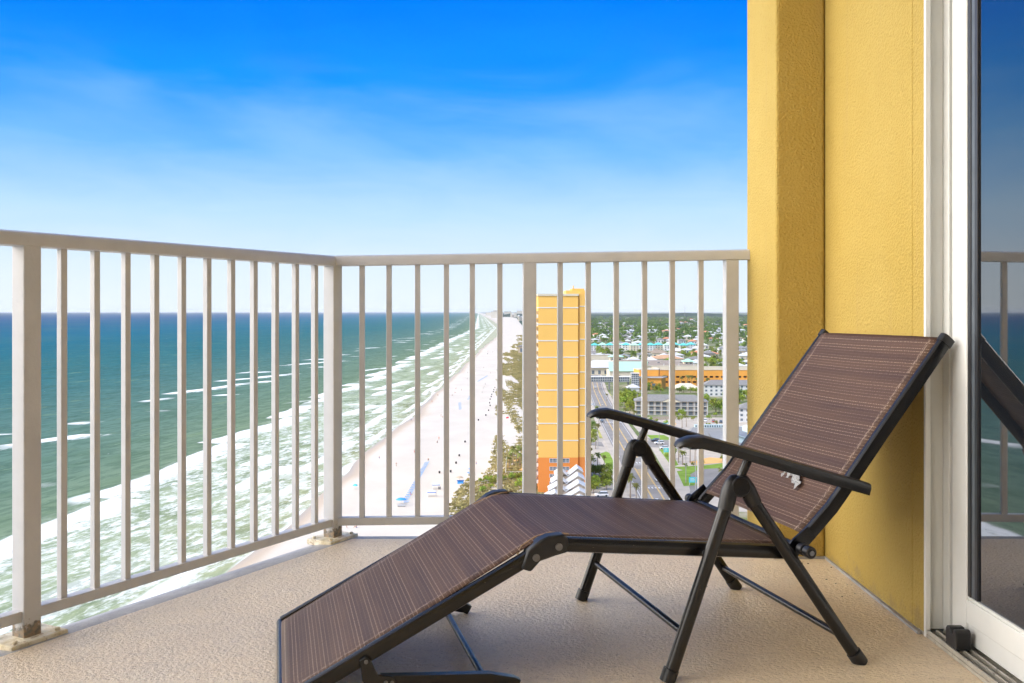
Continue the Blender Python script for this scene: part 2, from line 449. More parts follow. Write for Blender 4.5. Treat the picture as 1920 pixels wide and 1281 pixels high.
dirf = (C1-C0).normalized()
def FP(px):        # point of the front run seen at column px
    a = (px-960)/F; # C0.x+s*dx = a*(C0.y+s*dy)
    s = (a*C0.y-C0.x)/(dirf.x-a*dirf.y); return C0+dirf*s, s
Lf = (C1-C0).length
fposts = [992.5, 1370]
marks = [622]+fposts
for i in range(2):
    p0, s0 = FP(marks[i]) if i else (C0, 0.0); p1, s1 = FP(marks[i+1])
    b = MB(); b.loft([p0+dirf*.02+Vector((0, 0, BZ+.001)), p1-dirf*.02+Vector((0, 0, BZ))], SQ)
    rel(b.build('bottom_rail', M['rail'], bevel=.002), rail)
for px in (679, 729.5, 783, 837, 885.5, 937, 1050, 1102.5, 1155, 1208, 1260, 1313.5):
    p, s_ = FP(px); b = MB(); obox(b, p, dirf, None, BZ+.027, ztop+(zr-ztop)*s_/Lf+.001, .0205)
    rel(b.build('baluster', M['rail'], bevel=.0015), rail)
def post(p, a, h):
    b = MB(); obox(b, Vector((0, 0, 0)), a, None, -.01, h, .0508)
    o = b.build('post', M['post'], rail, bevel=.003); o.location = p-C0
    b = MB(); obox(b, Vector((0, 0, 0)), a, None, -.012, .009, .165, .115)
    for sx, sy in ((-1, -1), (1, -1), (1, 1), (-1, 1)):
        q = Vector(a).normalized()*sx*.062+Vector((-a[1], a[0], 0)).normalized()*sy*.04
        b.tube([q+Vector((0, 0, .008)), q+Vector((0, 0, .017))], .008, 6)
    q = b.build('base_plate', M['plate'], o, bevel=.003)
for t in posts_left[1:]: post(LP(t), dl, ztop+.001)
post(C0, dl, ztop+.001)
p, s_ = FP(fposts[0]); post(p, dirf, ztop+.015)
p, s_ = FP(fposts[1]); post(p, dirf, zr-.002)

# ---- sliding door
door = thing('sliding_door', 'white framed sliding glass door reflecting railing, sea and lounger', 'door', (1.15, 2.4, FZ))
def dbox(name, mat, *a, bevel=.002, parent=door, mb=None):
    b = MB(); b.box(*a); return rel(b.build(name, mat, bevel=bevel), parent) if parent is door else b
Y0 = -.9
dbox('frame', M['frame'], 1.096, 1.110, 2.573, 2.585, FZ+.001, FZ+DT)
def dpart(name, mat, *boxes, bevel=.002):
    b = MB()
    for q in boxes: b.box(*q)
    return rel(b.build(name, mat, bevel=bevel), door)
T_ = FZ+DT
dpart('jamb', M['jamb'], (1.112, 1.150, 2.588, 2.66, FZ+.018, T_-.002))
dpart('jamb', M['frame'], (1.1505, 1.163, 2.556, 2.66, FZ+.018, T_-.002))
dpart('stile', M['frame'], (1.148, 1.188, 2.453, 2.533, FZ+.026, T_-.01), bevel=.003)
dpart('gasket', M['gasket'], (1.151, 1.186, 2.437, 2.4525, FZ+.146, T_-.012), bevel=.001)
dpart('gasket', M['gasket2'], (1.153, 1.186, 2.418, 2.436, FZ+.146, T_-.012), bevel=.001)
dpart('gasket', M['gasket'], (1.152, 1.186, 2.403, 2.4175, FZ+.146, T_-.012), bevel=.001)
dpart('bottom_panel', M['frame'], (1.148, 1.188, Y0+.02, 2.4525, FZ+.078, FZ+.137), bevel=.003)
dpart('bottom_panel', M['frame'], (1.151, 1.186, Y0+.02, 2.4522, FZ+.1372, FZ+.145), (1.154, 1.186, Y0+.02, 2.532, FZ+.027, FZ+.0775))
dpart('pane', M['glass'], (1.157, 1.163, Y0+.02, 2.4028, FZ+.145, T_-.012), bevel=0)
dpart('sill_track', M['track'], (1.099, 1.40, Y0, 2.66, FZ+.0008, FZ+.010), bevel=0)
for x in (1.100, 1.122, 1.143): dpart('track_rib', M['track'], (x, x+.005, Y0, 2.572, FZ+.0102, FZ+.022), bevel=.001)
for x in (1.107, 1.129): dpart('track_groove', M['gasket'], (x, x+.012, Y0, 2.57, FZ+.0104, FZ+.012), bevel=0)
b = MB(); b.add([(x, y, z) for x in (1.102, 1.140) for y, z in ((2.408, FZ+.0225), (2.408, FZ+.066), (2.414, FZ+.072), (2.424, FZ+.072), (2.430, FZ+.058), (2.438, FZ+.058), (2.444, FZ+.070), (2.462, FZ+.070), (2.468, FZ+.062), (2.468, FZ+.0225))],
    [tuple(range(10)), tuple(range(10, 20))[::-1]]+[(i+10, (i+1) % 10+10, (i+1) % 10, i) for i in range(10)])
rel(b.build('door_stop', M['blackplastic'], bevel=.003), door)
dpart('frame', M['jamb'], (1.189, 1.5, Y0, 2.587, FZ+.0105, T_))

# ================================================================== LOUNGER
U = Vector((.9716, .2366, 0)); NN = Vector((.2366, -.9716, 0)); LO = Vector((.208, 2.910, FZ))
lng = thing('folding_lounger', 'black framed folding lounger with striped brown sling, raised back on balcony', 'lounger', LO)
lng.rotation_euler = (0, 0, math.atan2(.2366, .9716))
# local: x = s (towards the back), y = -t (t towards the viewer), z up
def Q(s, t, z): return Vector((s, -t, z))
def part(b, name, mat, parent=lng, **k): return b.build(name, mat, parent, **k)
t0, t1 = .0, .66         # leg planes
f0, f1 = .048, .612      # seat frame planes
for t in (t0, t1):
    b = MB(); b.tube([Q(.158, t, .430), Q(0.002, t, .004)], .0162, 14, sx=.85); part(b, 'leg', M['tube'], smooth=True)
    b = MB(); b.tube([Q(.204, t, .432), Q(.505, t, .004)], .0162, 14, sx=.85); part(b, 'leg', M['tube'], smooth=True)
    for s in (-.002, .509):
        b = MB(); d = (.166-.002)/.43 if s < .1 else -(.505-.192)/.43
        b.tube([Q(s+d*.028, t, .028), Q(s, t, 0.0)], .0185, 14); part(b, 'foot_cap', M['blackplastic'], smooth=True)
    # hub: two clamps and a round boss
    h = part(MB().tube([Q(.178, t-.020, .450), Q(.178, t+.020, .450)], .0245, 24), 'hub', M['blackplastic'], smooth=True, bevel=.002)
    for sg, dx, dz in ((-1, -.383, -.924), (1, .590, -.807)):
        c0 = Vector((.178, 0, .449)); d_ = Vector((dx, 0, dz)); o_ = Vector((dz*-sg, 0, dx*sg))*-1
        o_ = Vector((sg*.924, 0, 0)) if False else Vector((sg*abs(dz), 0, abs(dx)))
        pts = [c0+o_*.002+Vector((0, 0, .020)), c0+o_*.010+Vector((0, 0, .014)), c0+o_*.0165+Vector((0, 0, .002)), c0+o_*.0165+d_*.018, c0+o_*.013+d_*.040, c0+o_*.010+d_*.062]
        b = MB(); b.tube([Q(p_.x, t-sg*.002, p_.z) for p_ in pts], [.0085, .0135, .0175, .0195, .0195, .0185], 16); part(b, 'clamp', M['blackplastic'], h, smooth=True)
    part(MB().tube([Q(.178, t+.0195, .450), Q(.178, t+.0215, .450)], .0205, 24), 'boss', M['tube'], h, smooth=True)
    b = MB(); b.tube([Q(.186, t-.002, .468), Q(.206, t, .512)], .0105, 12); part(b, 'arm_post', M['tube'], smooth=True)
    # armrest: channel section, drooping rounded front
    A = [(.019, .549), (.024, .5555), (.034, .561), (.050, .5645), (.078, .5645), (.12, .554), (.2, .531), (.3, .501), (.4, .471), (.5, .442), (.522, .4355)]
    w = [.50, .74, .90, 1, 1, 1, 1, 1, .96, .85, .8]
    prof = [(-.026, -.019), (-.028, -.004), (-.022, .006), (-.010, .010), (.010, .010), (.022, .006), (.028, -.004), (.026, -.019), (.021, -.016), (.018, -.003), (-.018, -.003), (-.021, -.016)]
    b = MB(); b.loft([Q(s, t+.004, z) for s, z in A], prof, scale=[(k, q_) for k, q_ in zip(w, (.30, .45, .62, .80, 1, 1, 1, 1, 1, .95, .9))])
    arm = part(b, 'armrest', M['blackplastic'], smooth=True)
    b = MB(); b.loft([Q(s, t+.004, z-.012) for s, z in A[3:]], [(-.017, -.009), (-.017, .0085), (.017, .0085), (.017, -.009)]); part(b, 'armrest_core', M['tube'], arm)
# cross bars between leg pairs
b = MB(); b.tube([Q(.043, t0, .108), Q(.043, t1, .108)], .0085, 12); part(b, 'stretcher', M['tube'], smooth=True)
b = MB(); b.tube([Q(.458, t0, .070), Q(.458, t1, .070)], .0085, 12); part(b, 'stretcher', M['tube'], smooth=True)
for a_, b_ in ((t0, f0), (f1, t1)): part(MB().tube([Q(.110, a_, .286), Q(.110, b_, .286)], .007, 10), 'pivot_pin', M['steel'], smooth=True)
OV = [(-.010, -.017), (-.012, -.006), (-.012, .006), (-.010, .012), (-.004, .015), (.004, .015), (.010, .012), (.012, .006), (.012, -.006), (.010, -.017), (.004, -.020), (-.004, -.020)]
S0 = (-.27, .329); S1 = (.335, .275); Fh = (-.292, .323); Ft = (-.872, .003)
for t in (f0, f1):
    b = MB(); b.loft([Q(S0[0], t, S0[1]), Q(S1[0], t, S1[1])], OV); part(b, 'seat_frame', M['tube'], smooth=True)
    b = MB(); b.loft([Q(Ft[0], t, Ft[1]+.012), Q(Fh[0]+.004, t, Fh[1]-.004)], OV); part(b, 'foot_frame', M['tube'], smooth=True)
    # hinge plate of black plastic with two bolts
    hp = [(-.345, .276), (-.330, .318), (-.300, .340), (-.280, .348), (-.243, .350), (-.232, .338), (-.234, .308), (-.262, .302), (-.300, .291), (-.322, .268)]
    b = MB()
    pts = [Q(s, t-.019, z) for s, z in hp]+[Q(s, t+.019, z) for s, z in hp]; n = len(hp)
    b.add(pts, [tuple(range(n)), tuple(range(n, 2*n))[::-1]]+[(i+n, (i+1) % n+n, (i+1) % n, i) for i in range(n)])
    hg = part(b, 'hinge', M['blackplastic'], smooth=True, bevel=.005)
    for s, z in ((-.311, .301), (-.257, .323)):
        for e in (-1, 1):
            q = part(MB().tube([Q(s, t+e*.0195, z), Q(s, t+e*.0235, z)], .0085, 16), 'bolt', M['steel'], hg, smooth=True)
# cross tube at the foot, seat rear and front
b = MB(); b.tube([Q(Ft[0]-.004, f0-.004, Ft[1]+.010), Q(Ft[0]-.004, f1+.004, Ft[1]+.010)], .012, 12); part(b, 'foot_frame', M['tube'], smooth=True)
b = MB(); b.tube([Q(.356, -.012, .286), Q(.356, .692, .286)], .0095, 14)
piv = part(b, 'pivot_rod', M['tube'], smooth=True)
for tt in (-.022, .640, .668):
    part(MB().tube([Q(.356, tt, .286), Q(.356, tt+.022, .286)], .0145, 16), 'collar', M['blackplastic'], piv, smooth=True, bevel=.002)
part(MB().tube([Q(.356, .6915, .286), Q(.356, .694, .286)], .006, 12), 'bolt', M['steel'], piv)
# backrest frame: side tubes with a slight kink, top bar
BP = [(.362, .280), (.375, .297), (.455, .376), (.478, .404), (.60, .560), (.785, .792)]
for t in (f0, f1):
    b = MB(); b.loft([Q(s, t, z) for s, z in BP], OV, up=(0, 0, 1)); bf = part(b, 'back_frame', M['tube'], smooth=True)
    b = MB(); b.loft([Q(.778, t, .783), Q(.791, t, .799)], [(x*1.15, y*1.15) for x, y in OV]); part(b, 'end_cap', M['blackplastic'], bf, smooth=True)
b = MB(); b.tube([Q(.785, f0, .790), Q(.785, f1, .790)], .008, 12); part(b, 'back_frame', M['tube'], smooth=True)
for t, e in ((f0, -1), (f1, 1)):     # ratchet bracket joining back and pivot
    b = MB(); b.loft([Q(.335, t+e*.016, .268), Q(.352, t+e*.016, .292), Q(.392, t+e*.016, .322)], [(-.003, -.018), (-.003, .018), (.003, .018), (.003, -.018)])
    part(b, 'bracket', M['tube'])
# slings
def sling(name, path, sag, ta=f0+.002, tb=f1-.002, off=0.0, ns=40, ntt=16):
    P = [Vector((s, 0, z)) for s, z in path]; L = [0]
    for i in range(1, len(P)): L.append(L[-1]+(P[i]-P[i-1]).length)
    vs, uvs = [], []
    for i in range(ns+1):
        d = L[-1]*i/ns; k = 0
        while k < len(L)-2 and d > L[k+1]: k += 1
        w_ = (d-L[k])/(L[k+1]-L[k]); p = P[k].lerp(P[k+1], w_); tg = (P[k+1]-P[k]).normalized(); nr = Vector((-tg.z, 0, tg.x))
        if nr.z < 0 and name != 'x': nr = -nr
        for j in range(ntt+1):
            c = j/ntt; s_ = sag*(4*c*(1-c))**.7*math.sin(math.pi*min(1, max(0, i/ns))*1.0)**.5 if 0 < i < ns else 0
            edge = .006*(abs(2*c-1)**8)
            q = p+nr*(.0165-s_-edge+off); vs.append((q.x, -(ta+(tb-ta)*c), q.z)); uvs.append((d, (tb-ta)*c))
    fs = [(i*(ntt+1)+j, (i+1)*(ntt+1)+j, (i+1)*(ntt+1)+j+1, i*(ntt+1)+j+1) for i in range(ns) for j in range(ntt)]
    me = bpy.data.meshes.new(name); me.from_pydata(vs, [], fs); me.update(); me.materials.append(M['sling'])
    ul = me.uv_layers.new(name='UVMap')
    for lp in me.loops: ul.data[lp.index].uv = uvs[lp.vertex_index]
    me.polygons.foreach_set('use_smooth', [True]*len(me.polygons))
    o = bpy.data.objects.new(name, me); COL.objects.link(o); o.parent = lng
    sd = o.modifiers.new('solidify', 'SOLIDIFY'); sd.thickness = .0022; sd.offset = -1
    return o
sling('seat_sling', [(-.868, .010), (-.30, .324), (-.285, .329), (-.268, .331), (.325, .278)], .010, ns=60)
bs_ = sling('back_sling', [(.385, .306), (.455, .376), (.478, .404), (.60, .560), (.781, .788)], .012, off=0)
# tan piping round the far hinge cut-out
for t, e in ((f0, 1), (f1, -1)):
    b = MB(); b.tube([Q(-.350, t-.0*e, .307), Q(-.335, t+e*.020, .320), Q(-.300, t+e*.030, .337), (Q(-.265, t+e*.028, .346)), Q(-.225, t+e*.006, .345)], .0022, 6); part(b, 'piping', M['trim'], smooth=True)
# folded foot stand: U-shaped black legs with bracket
for t, e in ((f0, -1), (f1, 1)):
    tt = t+e*.020
    b = MB(); br = [(-.712, .100), (-.700, .108), (-.688, .100), (-.672, .066), (-.640, .060), (-.630, .048), (-.634, .028), (-.690, .030), (-.706, .055)]
    n = len(br); pts = [Q(s, tt-.004, z) for s, z in br]+[Q(s, tt+.004, z) for s, z in br]
    b.add(pts, [tuple(range(n)), tuple(range(n, 2*n))[::-1]]+[(i+n, (i+1) % n+n, (i+1) % n, i) for i in range(n)])
    bk = part(b, 'bracket', M['tube'], bevel=.002)
    for s, z in ((-.698, .097), (-.655, .048), (-.641, .046)):
        part(MB().tube([Q(s, tt+.0035*e, z), Q(s, tt+.0065*e, z)], .0045, 12), 'bolt', M['steel'], bk)
    b = MB(); b.loft([Q(-.665, tt-e*.016, .046), Q(-.42, tt-e*.016, .030), Q(-.362, tt-e*.016, .016), Q(-.352, tt-e*.016, .010)], [(-.010, -.013), (-.012, 0), (-.010, .013), (.010, .013), (.012, 0), (.010, -.013)])
    part(b, 'foot_stand', M['tube'], smooth=True)
b = MB(); b.tube([Q(-.425, f0-.002, .022), Q(-.425, f1+.002, .022)], .0085, 12); part(b, 'stretcher', M['tube'], smooth=True)

# crumpled scrap on the back sling
def crumple():
    r = random.Random(3); vs = []; fs = []
    def Pt(s_, t_, h): # on the backrest plane
        a = Vector((.455, 0, .376)); d = (Vector((.60, 0, .560))-a).normalized(); nr = Vector((-d.z, 0, d.x))
        q = a+d*s_+nr*(.0165+h); return Q(q.x, t_, q.z)
    n, m = 26, 9
    for i in range(n+1):
        for j in range(m+1):
            a = i/n; c = j/m-.5; wd = (.036-.018*a)*(1+.5*math.sin(a*19+1)+r.uniform(-.3, .3))
            s_ = .058-.012*a-.055*max(0, a-.5)+c*wd
            vs.append(Pt(s_, .365+.095*a+c*.012, .002+.006*r.random()*(1-a*.5)))
    fs = [(i*(m+1)+j, (i+1)*(m+1)+j, (i+1)*(m+1)+j+1, i*(m+1)+j+1) for i in range(n) for j in range(m)]
    rt = LO.copy(); mt = Matrix.Translation(LO) @ Matrix.Rotation(math.atan2(.2366, .9716), 4, 'Z')
    b = MB(); b.add([mt @ v for v in vs], fs)
    o = b.build('plastic_scrap', M['tissue'], smooth=False); c = mt @ vs[len(vs)//2]
    o.data.transform(Matrix.Translation(-c)); o.location = c
    sd = o.modifiers.new('s', 'SOLIDIFY'); sd.thickness = .0006
    tag(o, 'crumpled scrap of thin white plastic clinging to the brown backrest', 'scrap')
crumple()
# dry specks on the floor by the wall
sp = []
for i in range(13):
    if i < 9: x, y = XW-.02-abs(rnd.gauss(0, .05)), rnd.uniform(2.9, 3.38)
    else: x, y = rnd.uniform(.6, 1.0), rnd.uniform(2.7, 3.36)
    r = rnd.uniform(.0015, .004); a = rnd.uniform(0, 6)
    b = MB(); b.prism([(r*math.cos(a+k)*rnd.uniform(.6, 1.3), .6*r*math.sin(a+k)) for k in (0, 1.1, 2.2, 3.4, 4.6, 5.5)], 0, .002)
    o = b.build('debris_speck', M['speck'], loc=(x, y, FZ+.0006)); tag(o, 'tiny dark dry speck lying on the floor beside the yellow wall', 'debris', 'dry specks on the balcony floor')
# ================================================================== MATERIALS: outside
SHP = [(-400, -70), (150, -74), (298, -69), (384, -69), (610, -63), (844, -61), (1294, -56), (1738, -54), (2478, -40), (4000, -44), (6851, -138), (12000, -330), (29120, -990), (60000, -2400)]
DNP = [(-400, -15), (300, -14), (350, -12), (388, -8), (457, -4), (571, -2), (820, -7), (1387, -8), (2043, 17), (3757, 25), (9318, -30), (29000, -860), (60000, -2200)]
def interp(tab, y):
    return float(np.interp(y, [a for a, _ in tab], [b for _, b in tab]))
def sea_mat():
    m, nt, b = new_mat('gulf_water'); p = world_pos(nt); x, y, z = sep(nt, p)
    # distance off the beach: the shore bends away far out
    bend = (y-3800.0).mx(0.0)*.0345
    d0 = (x*-1)-62.0-bend
    warp = noise(nt, comb(nt, x*.012, y*.004, 0.0), 1.0, 3)-.5
    warp2 = noise(nt, comb(nt, x*.05, y*.02, 4.0), 1.0, 4)-.5
    d = (d0+warp*34+warp2*14).mx(.5)
    ld = d.log(10.0)
    col = ramp(nt, ld*.25, [(.0, (.40, .36, .24)), (.25, (.26, .27, .13)), (.44, (.205, .260, .150)), (.53, (.130, .205, .150)), (.60, (.075, .165, .152)), (.67, (.022, .132, .155)), (.76, (.002, .110, .178)), (.90, (.001, .058, .165)), (1.0, (.001, .040, .120))])
    big = noise(nt, comb(nt, x*.004, y*.0015, 9.0), 1.0, 4)
    col = mix(nt, big.sm(.35, .7)*.35, col, mix(nt, .5, col, (.10, .17, .13)))
    ra = x*.97-y*.24; rb = x*.24+y*.97                      # the swell runs in at a slant to the beach
    wv = noise(nt, comb(nt, ra*.20, rb*.045, 1.0), 1.0, 5, .62)
    swell = noise(nt, comb(nt, ra*.055, rb*.012, 6.0), 1.0, 4, .6)
    far = d.sm(250, 1500, 1, .25)
    col = mix(nt, wv.sm(.44, .60)*.62*far, col, mix(nt, 1.0, col, (.48, .55, .58), 'MULTIPLY'))
    col = mix(nt, swell.sm(.48, .64)*.45*far, col, mix(nt, 1.0, col, (.62, .70, .62), 'MULTIPLY'))
    col = mix(nt, wv.sm(.56, .70)*.42*far, col, (.26, .37, .24))
    col = mix(nt, swell.sm(.40, .30)*.35*far, col, (.20, .28, .14))
    # breakers: saw-tooth rows, each with a sharp seaward lip and lace trailing to the shore
    n_break = noise(nt, comb(nt, x*.010, y*.0085, 3.0), 1.0, 3, .6)
    lace = noise(nt, comb(nt, ra*.26, rb*.075, 0.0), 1.0, 7, .70, .5)
    lace2 = noise(nt, comb(nt, ra*.85, rb*.30, 7.0), 1.0, 5, .7, .5)
    lc = lace*.65+lace2*.35
    def row(centre, width, amount, patch_lo, patch_hi, seed, slant=16):
        w_ = noise(nt, comb(nt, y*.006+seed, x*.004, seed), 1.0, 4)-.5
        q = d0+w_*width*.9+warp2*8-centre+(((y*.0078+seed*.37+w_*.8).fract())-.5)*slant              # 0 at the lip, negative towards the shore
        lip = q.sm(1.5, -.5)*q.sm(-width, -width*.10, 0, 1)
        thin = q.sm(-width, -1.0, .66, .34)            # threshold of the lace rises away from the lip
        f = (lc-thin).sm(-.03, .11)*lip
        pt = noise(nt, comb(nt, y*.0095+seed*3, seed, x*.006), 1.0, 2).sm(patch_lo, patch_hi)
        return f*pt*amount
    foam = row(82, 36, 1.0, .33, .45, 1.0, 12)
    for a in ((46, 24, .95, .46, .56, 2.0), (24, 14, .9, .44, .55, 3.0, 8), (9, 8, .9, .36, .48, 4.0, 6), (2, 4, .9, .2, .4, 5.0, 2),
              (104, 18, .9, .56, .62, 6.0, 30), (192, 30, .95, .50, .56, 8.0, 50), (222, 20, .8, .60, .66, 9.0, 50)):
        foam = foam.mx(row(*a))
    surf = d0.sm(90, 66)
    wash = (noise(nt, comb(nt, x*.075, y*.030, 2.0), 1.0, 7, .72, 1.2)*.25+lc*.75).sm(.45, .60)*surf*y.sm(380, 900, 1, .25)
    foam = foam.mx(wash*.85)
    caps = noise(nt, comb(nt, x*.09, y*.035, 11.0), 1.0, 3, .8).sm(.735, .76)*d.sm(60, 150)*d.sm(2500, 700)*.8
    foam = foam.mx(caps)
    milk = d0.sm(88, 70)*noise(nt, comb(nt, ra*.05, rb*.02, 13.0), 1.0, 4).sm(.30, .60)
    col = mix(nt, milk*.42, col, (.42, .47, .32))
    col = mix(nt, foam, col, (.82, .83, .81))
    h = wv*1.0+noise(nt, comb(nt, x*.9, y*.5, 0.0), 1.0, 4)*.35
    setb(nt, b, col=col, rough=.8, spec=0.0, normal=bump(nt, h, .9, .55)); return m
def sand_mat():
    m, nt, b = new_mat('white_beach_sand'); p = world_pos(nt); x, y, z = sep(nt, p)
    n = noise(nt, comb(nt, x*.06, y*.03, 0.0), 1.0, 6, .6)
    c = ramp(nt, n, [(.3, (.53, .475, .405)), (.7, (.60, .545, .47))])
    wet = (z+noise(nt, comb(nt, x*.05, y*.02, 3.0), 1.0, 4)*.34)
    c = mix(nt, wet.sm(.62, .28), c, (.50, .39, .27))
    c = mix(nt, wet.sm(.30, .10), c, (.40, .33, .24))
    c = mix(nt, noise(nt, comb(nt, x*.30, y*.30, 5.0), 1.0, 6, .75).sm(.60, .72)*.22, c, (.60, .50, .38))
    tracks = ((x+noise(nt, comb(nt, y*.01, 0.0, 0.0), 1.0, 2)*9)*.22).sin().sm(.93, 1.0)*.18
    c = mix(nt, tracks, c, (.62, .53, .42))
    setb(nt, b, col=c, rough=wet.sm(.2, .6, .35, .95), spec=.25, normal=bump(nt, noise(nt, comb(nt, x*.6, y*.6, z), 1.0, 5, .7), .35, .25)); return m
def land_mat():
    m, nt, b = new_mat('mottled_land'); p = world_pos(nt); x, y, z = sep(nt, p)
    n = noise(nt, p, .035, 6, .65); n2 = noise(nt, p, .35, 5, .7)
    c = ramp(nt, n, [(.30, (.46, .41, .33)), (.42, (.30, .27, .19)), (.50, (.13, .17, .05)), (.7, (.08, .13, .03))])
    c = mix(nt, n2.sm(.4, .65)*.35, c, (.30, .27, .19))
    c = mix(nt, y.sm(1400, 3200), c, ramp(nt, noise(nt, comb(nt, x*.004, y*.0022, 0.0), 1.0, 5, .7), [(.4, (.022, .042, .022)), (.6, (.045, .075, .035)), (.72, (.16, .17, .12))]))
    setb(nt, b, col=c, rough=.95, spec=.1); return m
def leaf_mat(name, lo, hi, scale=.5):
    m, nt, b = new_mat(name); p = world_pos(nt)
    n = noise(nt, p, scale, 4, .7)
    c = ramp(nt, n, [(.3, lo), (.72, hi)])
    oi = nt.nodes.new('ShaderNodeObjectInfo'); h = nt.nodes.new('ShaderNodeHueSaturation')
    put(nt, h.inputs['Hue'], E(nt, oi.outputs['Random'])*.05+.475); put(nt, h.inputs['Value'], E(nt, oi.outputs['Random'])*.7+.75)
    put(nt, h.inputs['Color'], c)
    setb(nt, b, col=E(nt, h.outputs[0]), rough=.75, spec=.2)
    return m
M['sea'] = sea_mat(); M['sand'] = sand_mat(); M['land'] = land_mat()
M['leaf'] = leaf_mat('broad_leaves', (.10, .155, .018), (.33, .38, .05))
M['leafd'] = leaf_mat('dark_leaves', (.05, .09, .016), (.15, .20, .035))
M['palmleaf'] = leaf_mat('palm_fronds', (.09, .115, .025), (.22, .22, .06), 1.5)
M['dune'] = leaf_mat('dune_scrub_leaves', (.17, .15, .055), (.34, .27, .12), .08)
M['bark'] = paint('bark', (.26, .20, .14), .9, .3, 8)
M['grass'] = paint('lawn_grass', (.19, .29, .045), .95, .25, .35, .4, 2, .1, spec=.1)
M['grassdry'] = paint('dry_lawn', (.42, .40, .13), .95, .25, .35, spec=.1)
M['orangemulch'] = paint('orange_soil', (.72, .42, .16), .95, .1, .3, spec=.1)
M['asphalt'] = paint('sun_bleached_asphalt', (.24, .22, .20), .9, .14, .12, dirt=(.18, .165, .15), dirts=.25)
M['concrete'] = paint('pale_concrete', (.44, .385, .32), .9, .12, .2, dirt=(.34, .29, .23), dirts=.3)
M['white'] = paint('white_paint', (.66, .655, .64), .6, .05, .4)
M['yline'] = paint('yellow_line_paint', (.78, .50, .12), .7, .12, 1)
M['towery'] = paint('tower_yellow_stucco', (.80, .47, .115), .85, .035, .12)
M['towero'] = paint('tower_orange_stucco', (.72, .24, .045), .85, .05, .12)
M['cream'] = paint('cream_stucco', (.60, .54, .42), .85, .06, .2)
M['orange'] = paint('orange_stucco', (.80, .36, .06), .85, .07, .12)
M['tan'] = paint('tan_siding', (.46, .37, .28), .85, .12, 1.5)
M['dark'] = paint('dark_opening', (.07, .05, .04), .8, .2, .5)
M['pane'] = paint('grey_window_glass', (.12, .15, .18), .12, .3, .6, spec=.8)
M['greyroof'] = paint('grey_shingles', (.215, .21, .20), .85, .12, .8)
M['palegrey'] = paint('pale_grey_metal_roof', (.25, .25, .245), .55, .08, .5)
M['mint'] = paint('mint_metal_roof', (.42, .68, .52), .55, .06, .3)
M['turq'] = paint('turquoise_metal_roof', (.12, .52, .50), .55, .12, .3)
M['tint'] = paint('ice_blue_trim', (.50, .62, .63), .6, .05, .5)
M['whiteroof'] = paint('white_metal_roof', (.58, .58, .58), .5, .05, .3)
M['brownroof'] = paint('brown_gravel_roof', (.30, .24, .185), .9, .2, .06)
M['terracotta'] = paint('terracotta_roof', (.60, .24, .13), .85, .12, .4)
M['orangeroof'] = paint('faded_orange_roof', (.50, .30, .17), .85, .12, .4)
M['blue'] = paint('blue_canvas', (.02, .14, .50), .7, .12, 2)
M['bluel'] = paint('bright_blue_canvas', (.05, .30, .72), .7, .12, 2)
M['red'] = paint('red_cloth', (.70, .06, .07), .8, .1, 2)
M['wood'] = paint('weathered_deck_wood', (.46, .38, .28), .9, .2, 2)
M['dunepatch'] = paint('dune_soil', (.30, .25, .15), .95, .3, .3)
M['pool'] = paint('pool_water', (.12, .60, .62), .08, .08, .5)
M['skin'] = paint('tanned_skin', (.48, .27, .18), .6, .1, 6)
M['cloth'] = paint('swimwear_cloth', (.12, .10, .22), .8, .2, 6, per_obj=.6)
M['rubber'] = paint('tyre_rubber', (.02, .02, .02), .8, .2, 8)
M['carwhite'] = paint('white_car_paint', (.80, .80, .80), .25, .03, 1)
M['cardark'] = paint('dark_car_paint', (.04, .045, .055), .25, .1, 1)
M['carred'] = paint('red_car_paint', (.45, .04, .03), .25, .1, 1)
M['signt'] = paint('turquoise_sign_face', (.06, .55, .60), .4, .05, 1)
M['pole'] = paint('grey_pole', (.36, .34, .31), .6, .1, 2)

# ================================================================== SEA, BEACH, LAND
b = MB(); b.sheet([(-60000, -20000), (60000, -20000), (60000, 60000), (-60000, 60000)], 0)
tag(b.build('sea', M['sea']), kind='structure')
rs = np.random.RandomState(5)
ys = np.concatenate([np.linspace(-400, 140, 6), np.arange(150, 900, 4.0), np.geomspace(905, 55000, 130)])
us = np.array([-.12, -.05, 0, .04, .08, .12, .17, .22, .28, .36, .45, .55, .65, .75, .85, .93, 1.0, 1.06, 1.12, 1.2, 1.3, 1.45])
V = []
for yv in ys:
    xs, xd = interp(SHP, yv), interp(DNP, yv)
    wob = 2.2*math.sin(yv/37.0+1)+1.6*math.sin(yv/17.0+.3)+1.2*math.sin(yv/61.0)
    for u in us:
        xv = xs+(xd-xs)*u
        prof = np.interp(u, [-.12, 0, .12, .22, .5, .9, 1.05, 1.15, 1.3, 1.45], [-.9, -.02, .38, .62, .85, 1.25, 1.9, 2.1, 1.6, .9])
        zz = prof+(wob*.030 if u < .3 else 0)+.10*math.sin(xv*.31+yv*.07)*math.sin(yv*.11)*(1 if .2 < u else .3)
        V.append((xv, yv, zz))
n = len(us)
Fq = [(i*n+j, i*n+j+1, (i+1)*n+j+1, (i+1)*n+j) for i in range(len(ys)-1) for j in range(n-1)]
o = np_mesh('beach', V, Fq, M['sand']); o.data.polygons.foreach_set('use_smooth', [True]*len(o.data.polygons)); tag(o, kind='structure')
poly = [(interp(DNP, yv)+9, yv) for yv in [-400, 300, 350, 388, 457, 571, 820, 1387, 2043, 3757, 6000, 9318, 16000, 29000, 60000]]
b = MB(); b.sheet(poly+[(60000, 60000), (60000, -400)], ZG)
tag(b.build('land', M['land']), kind='structure')
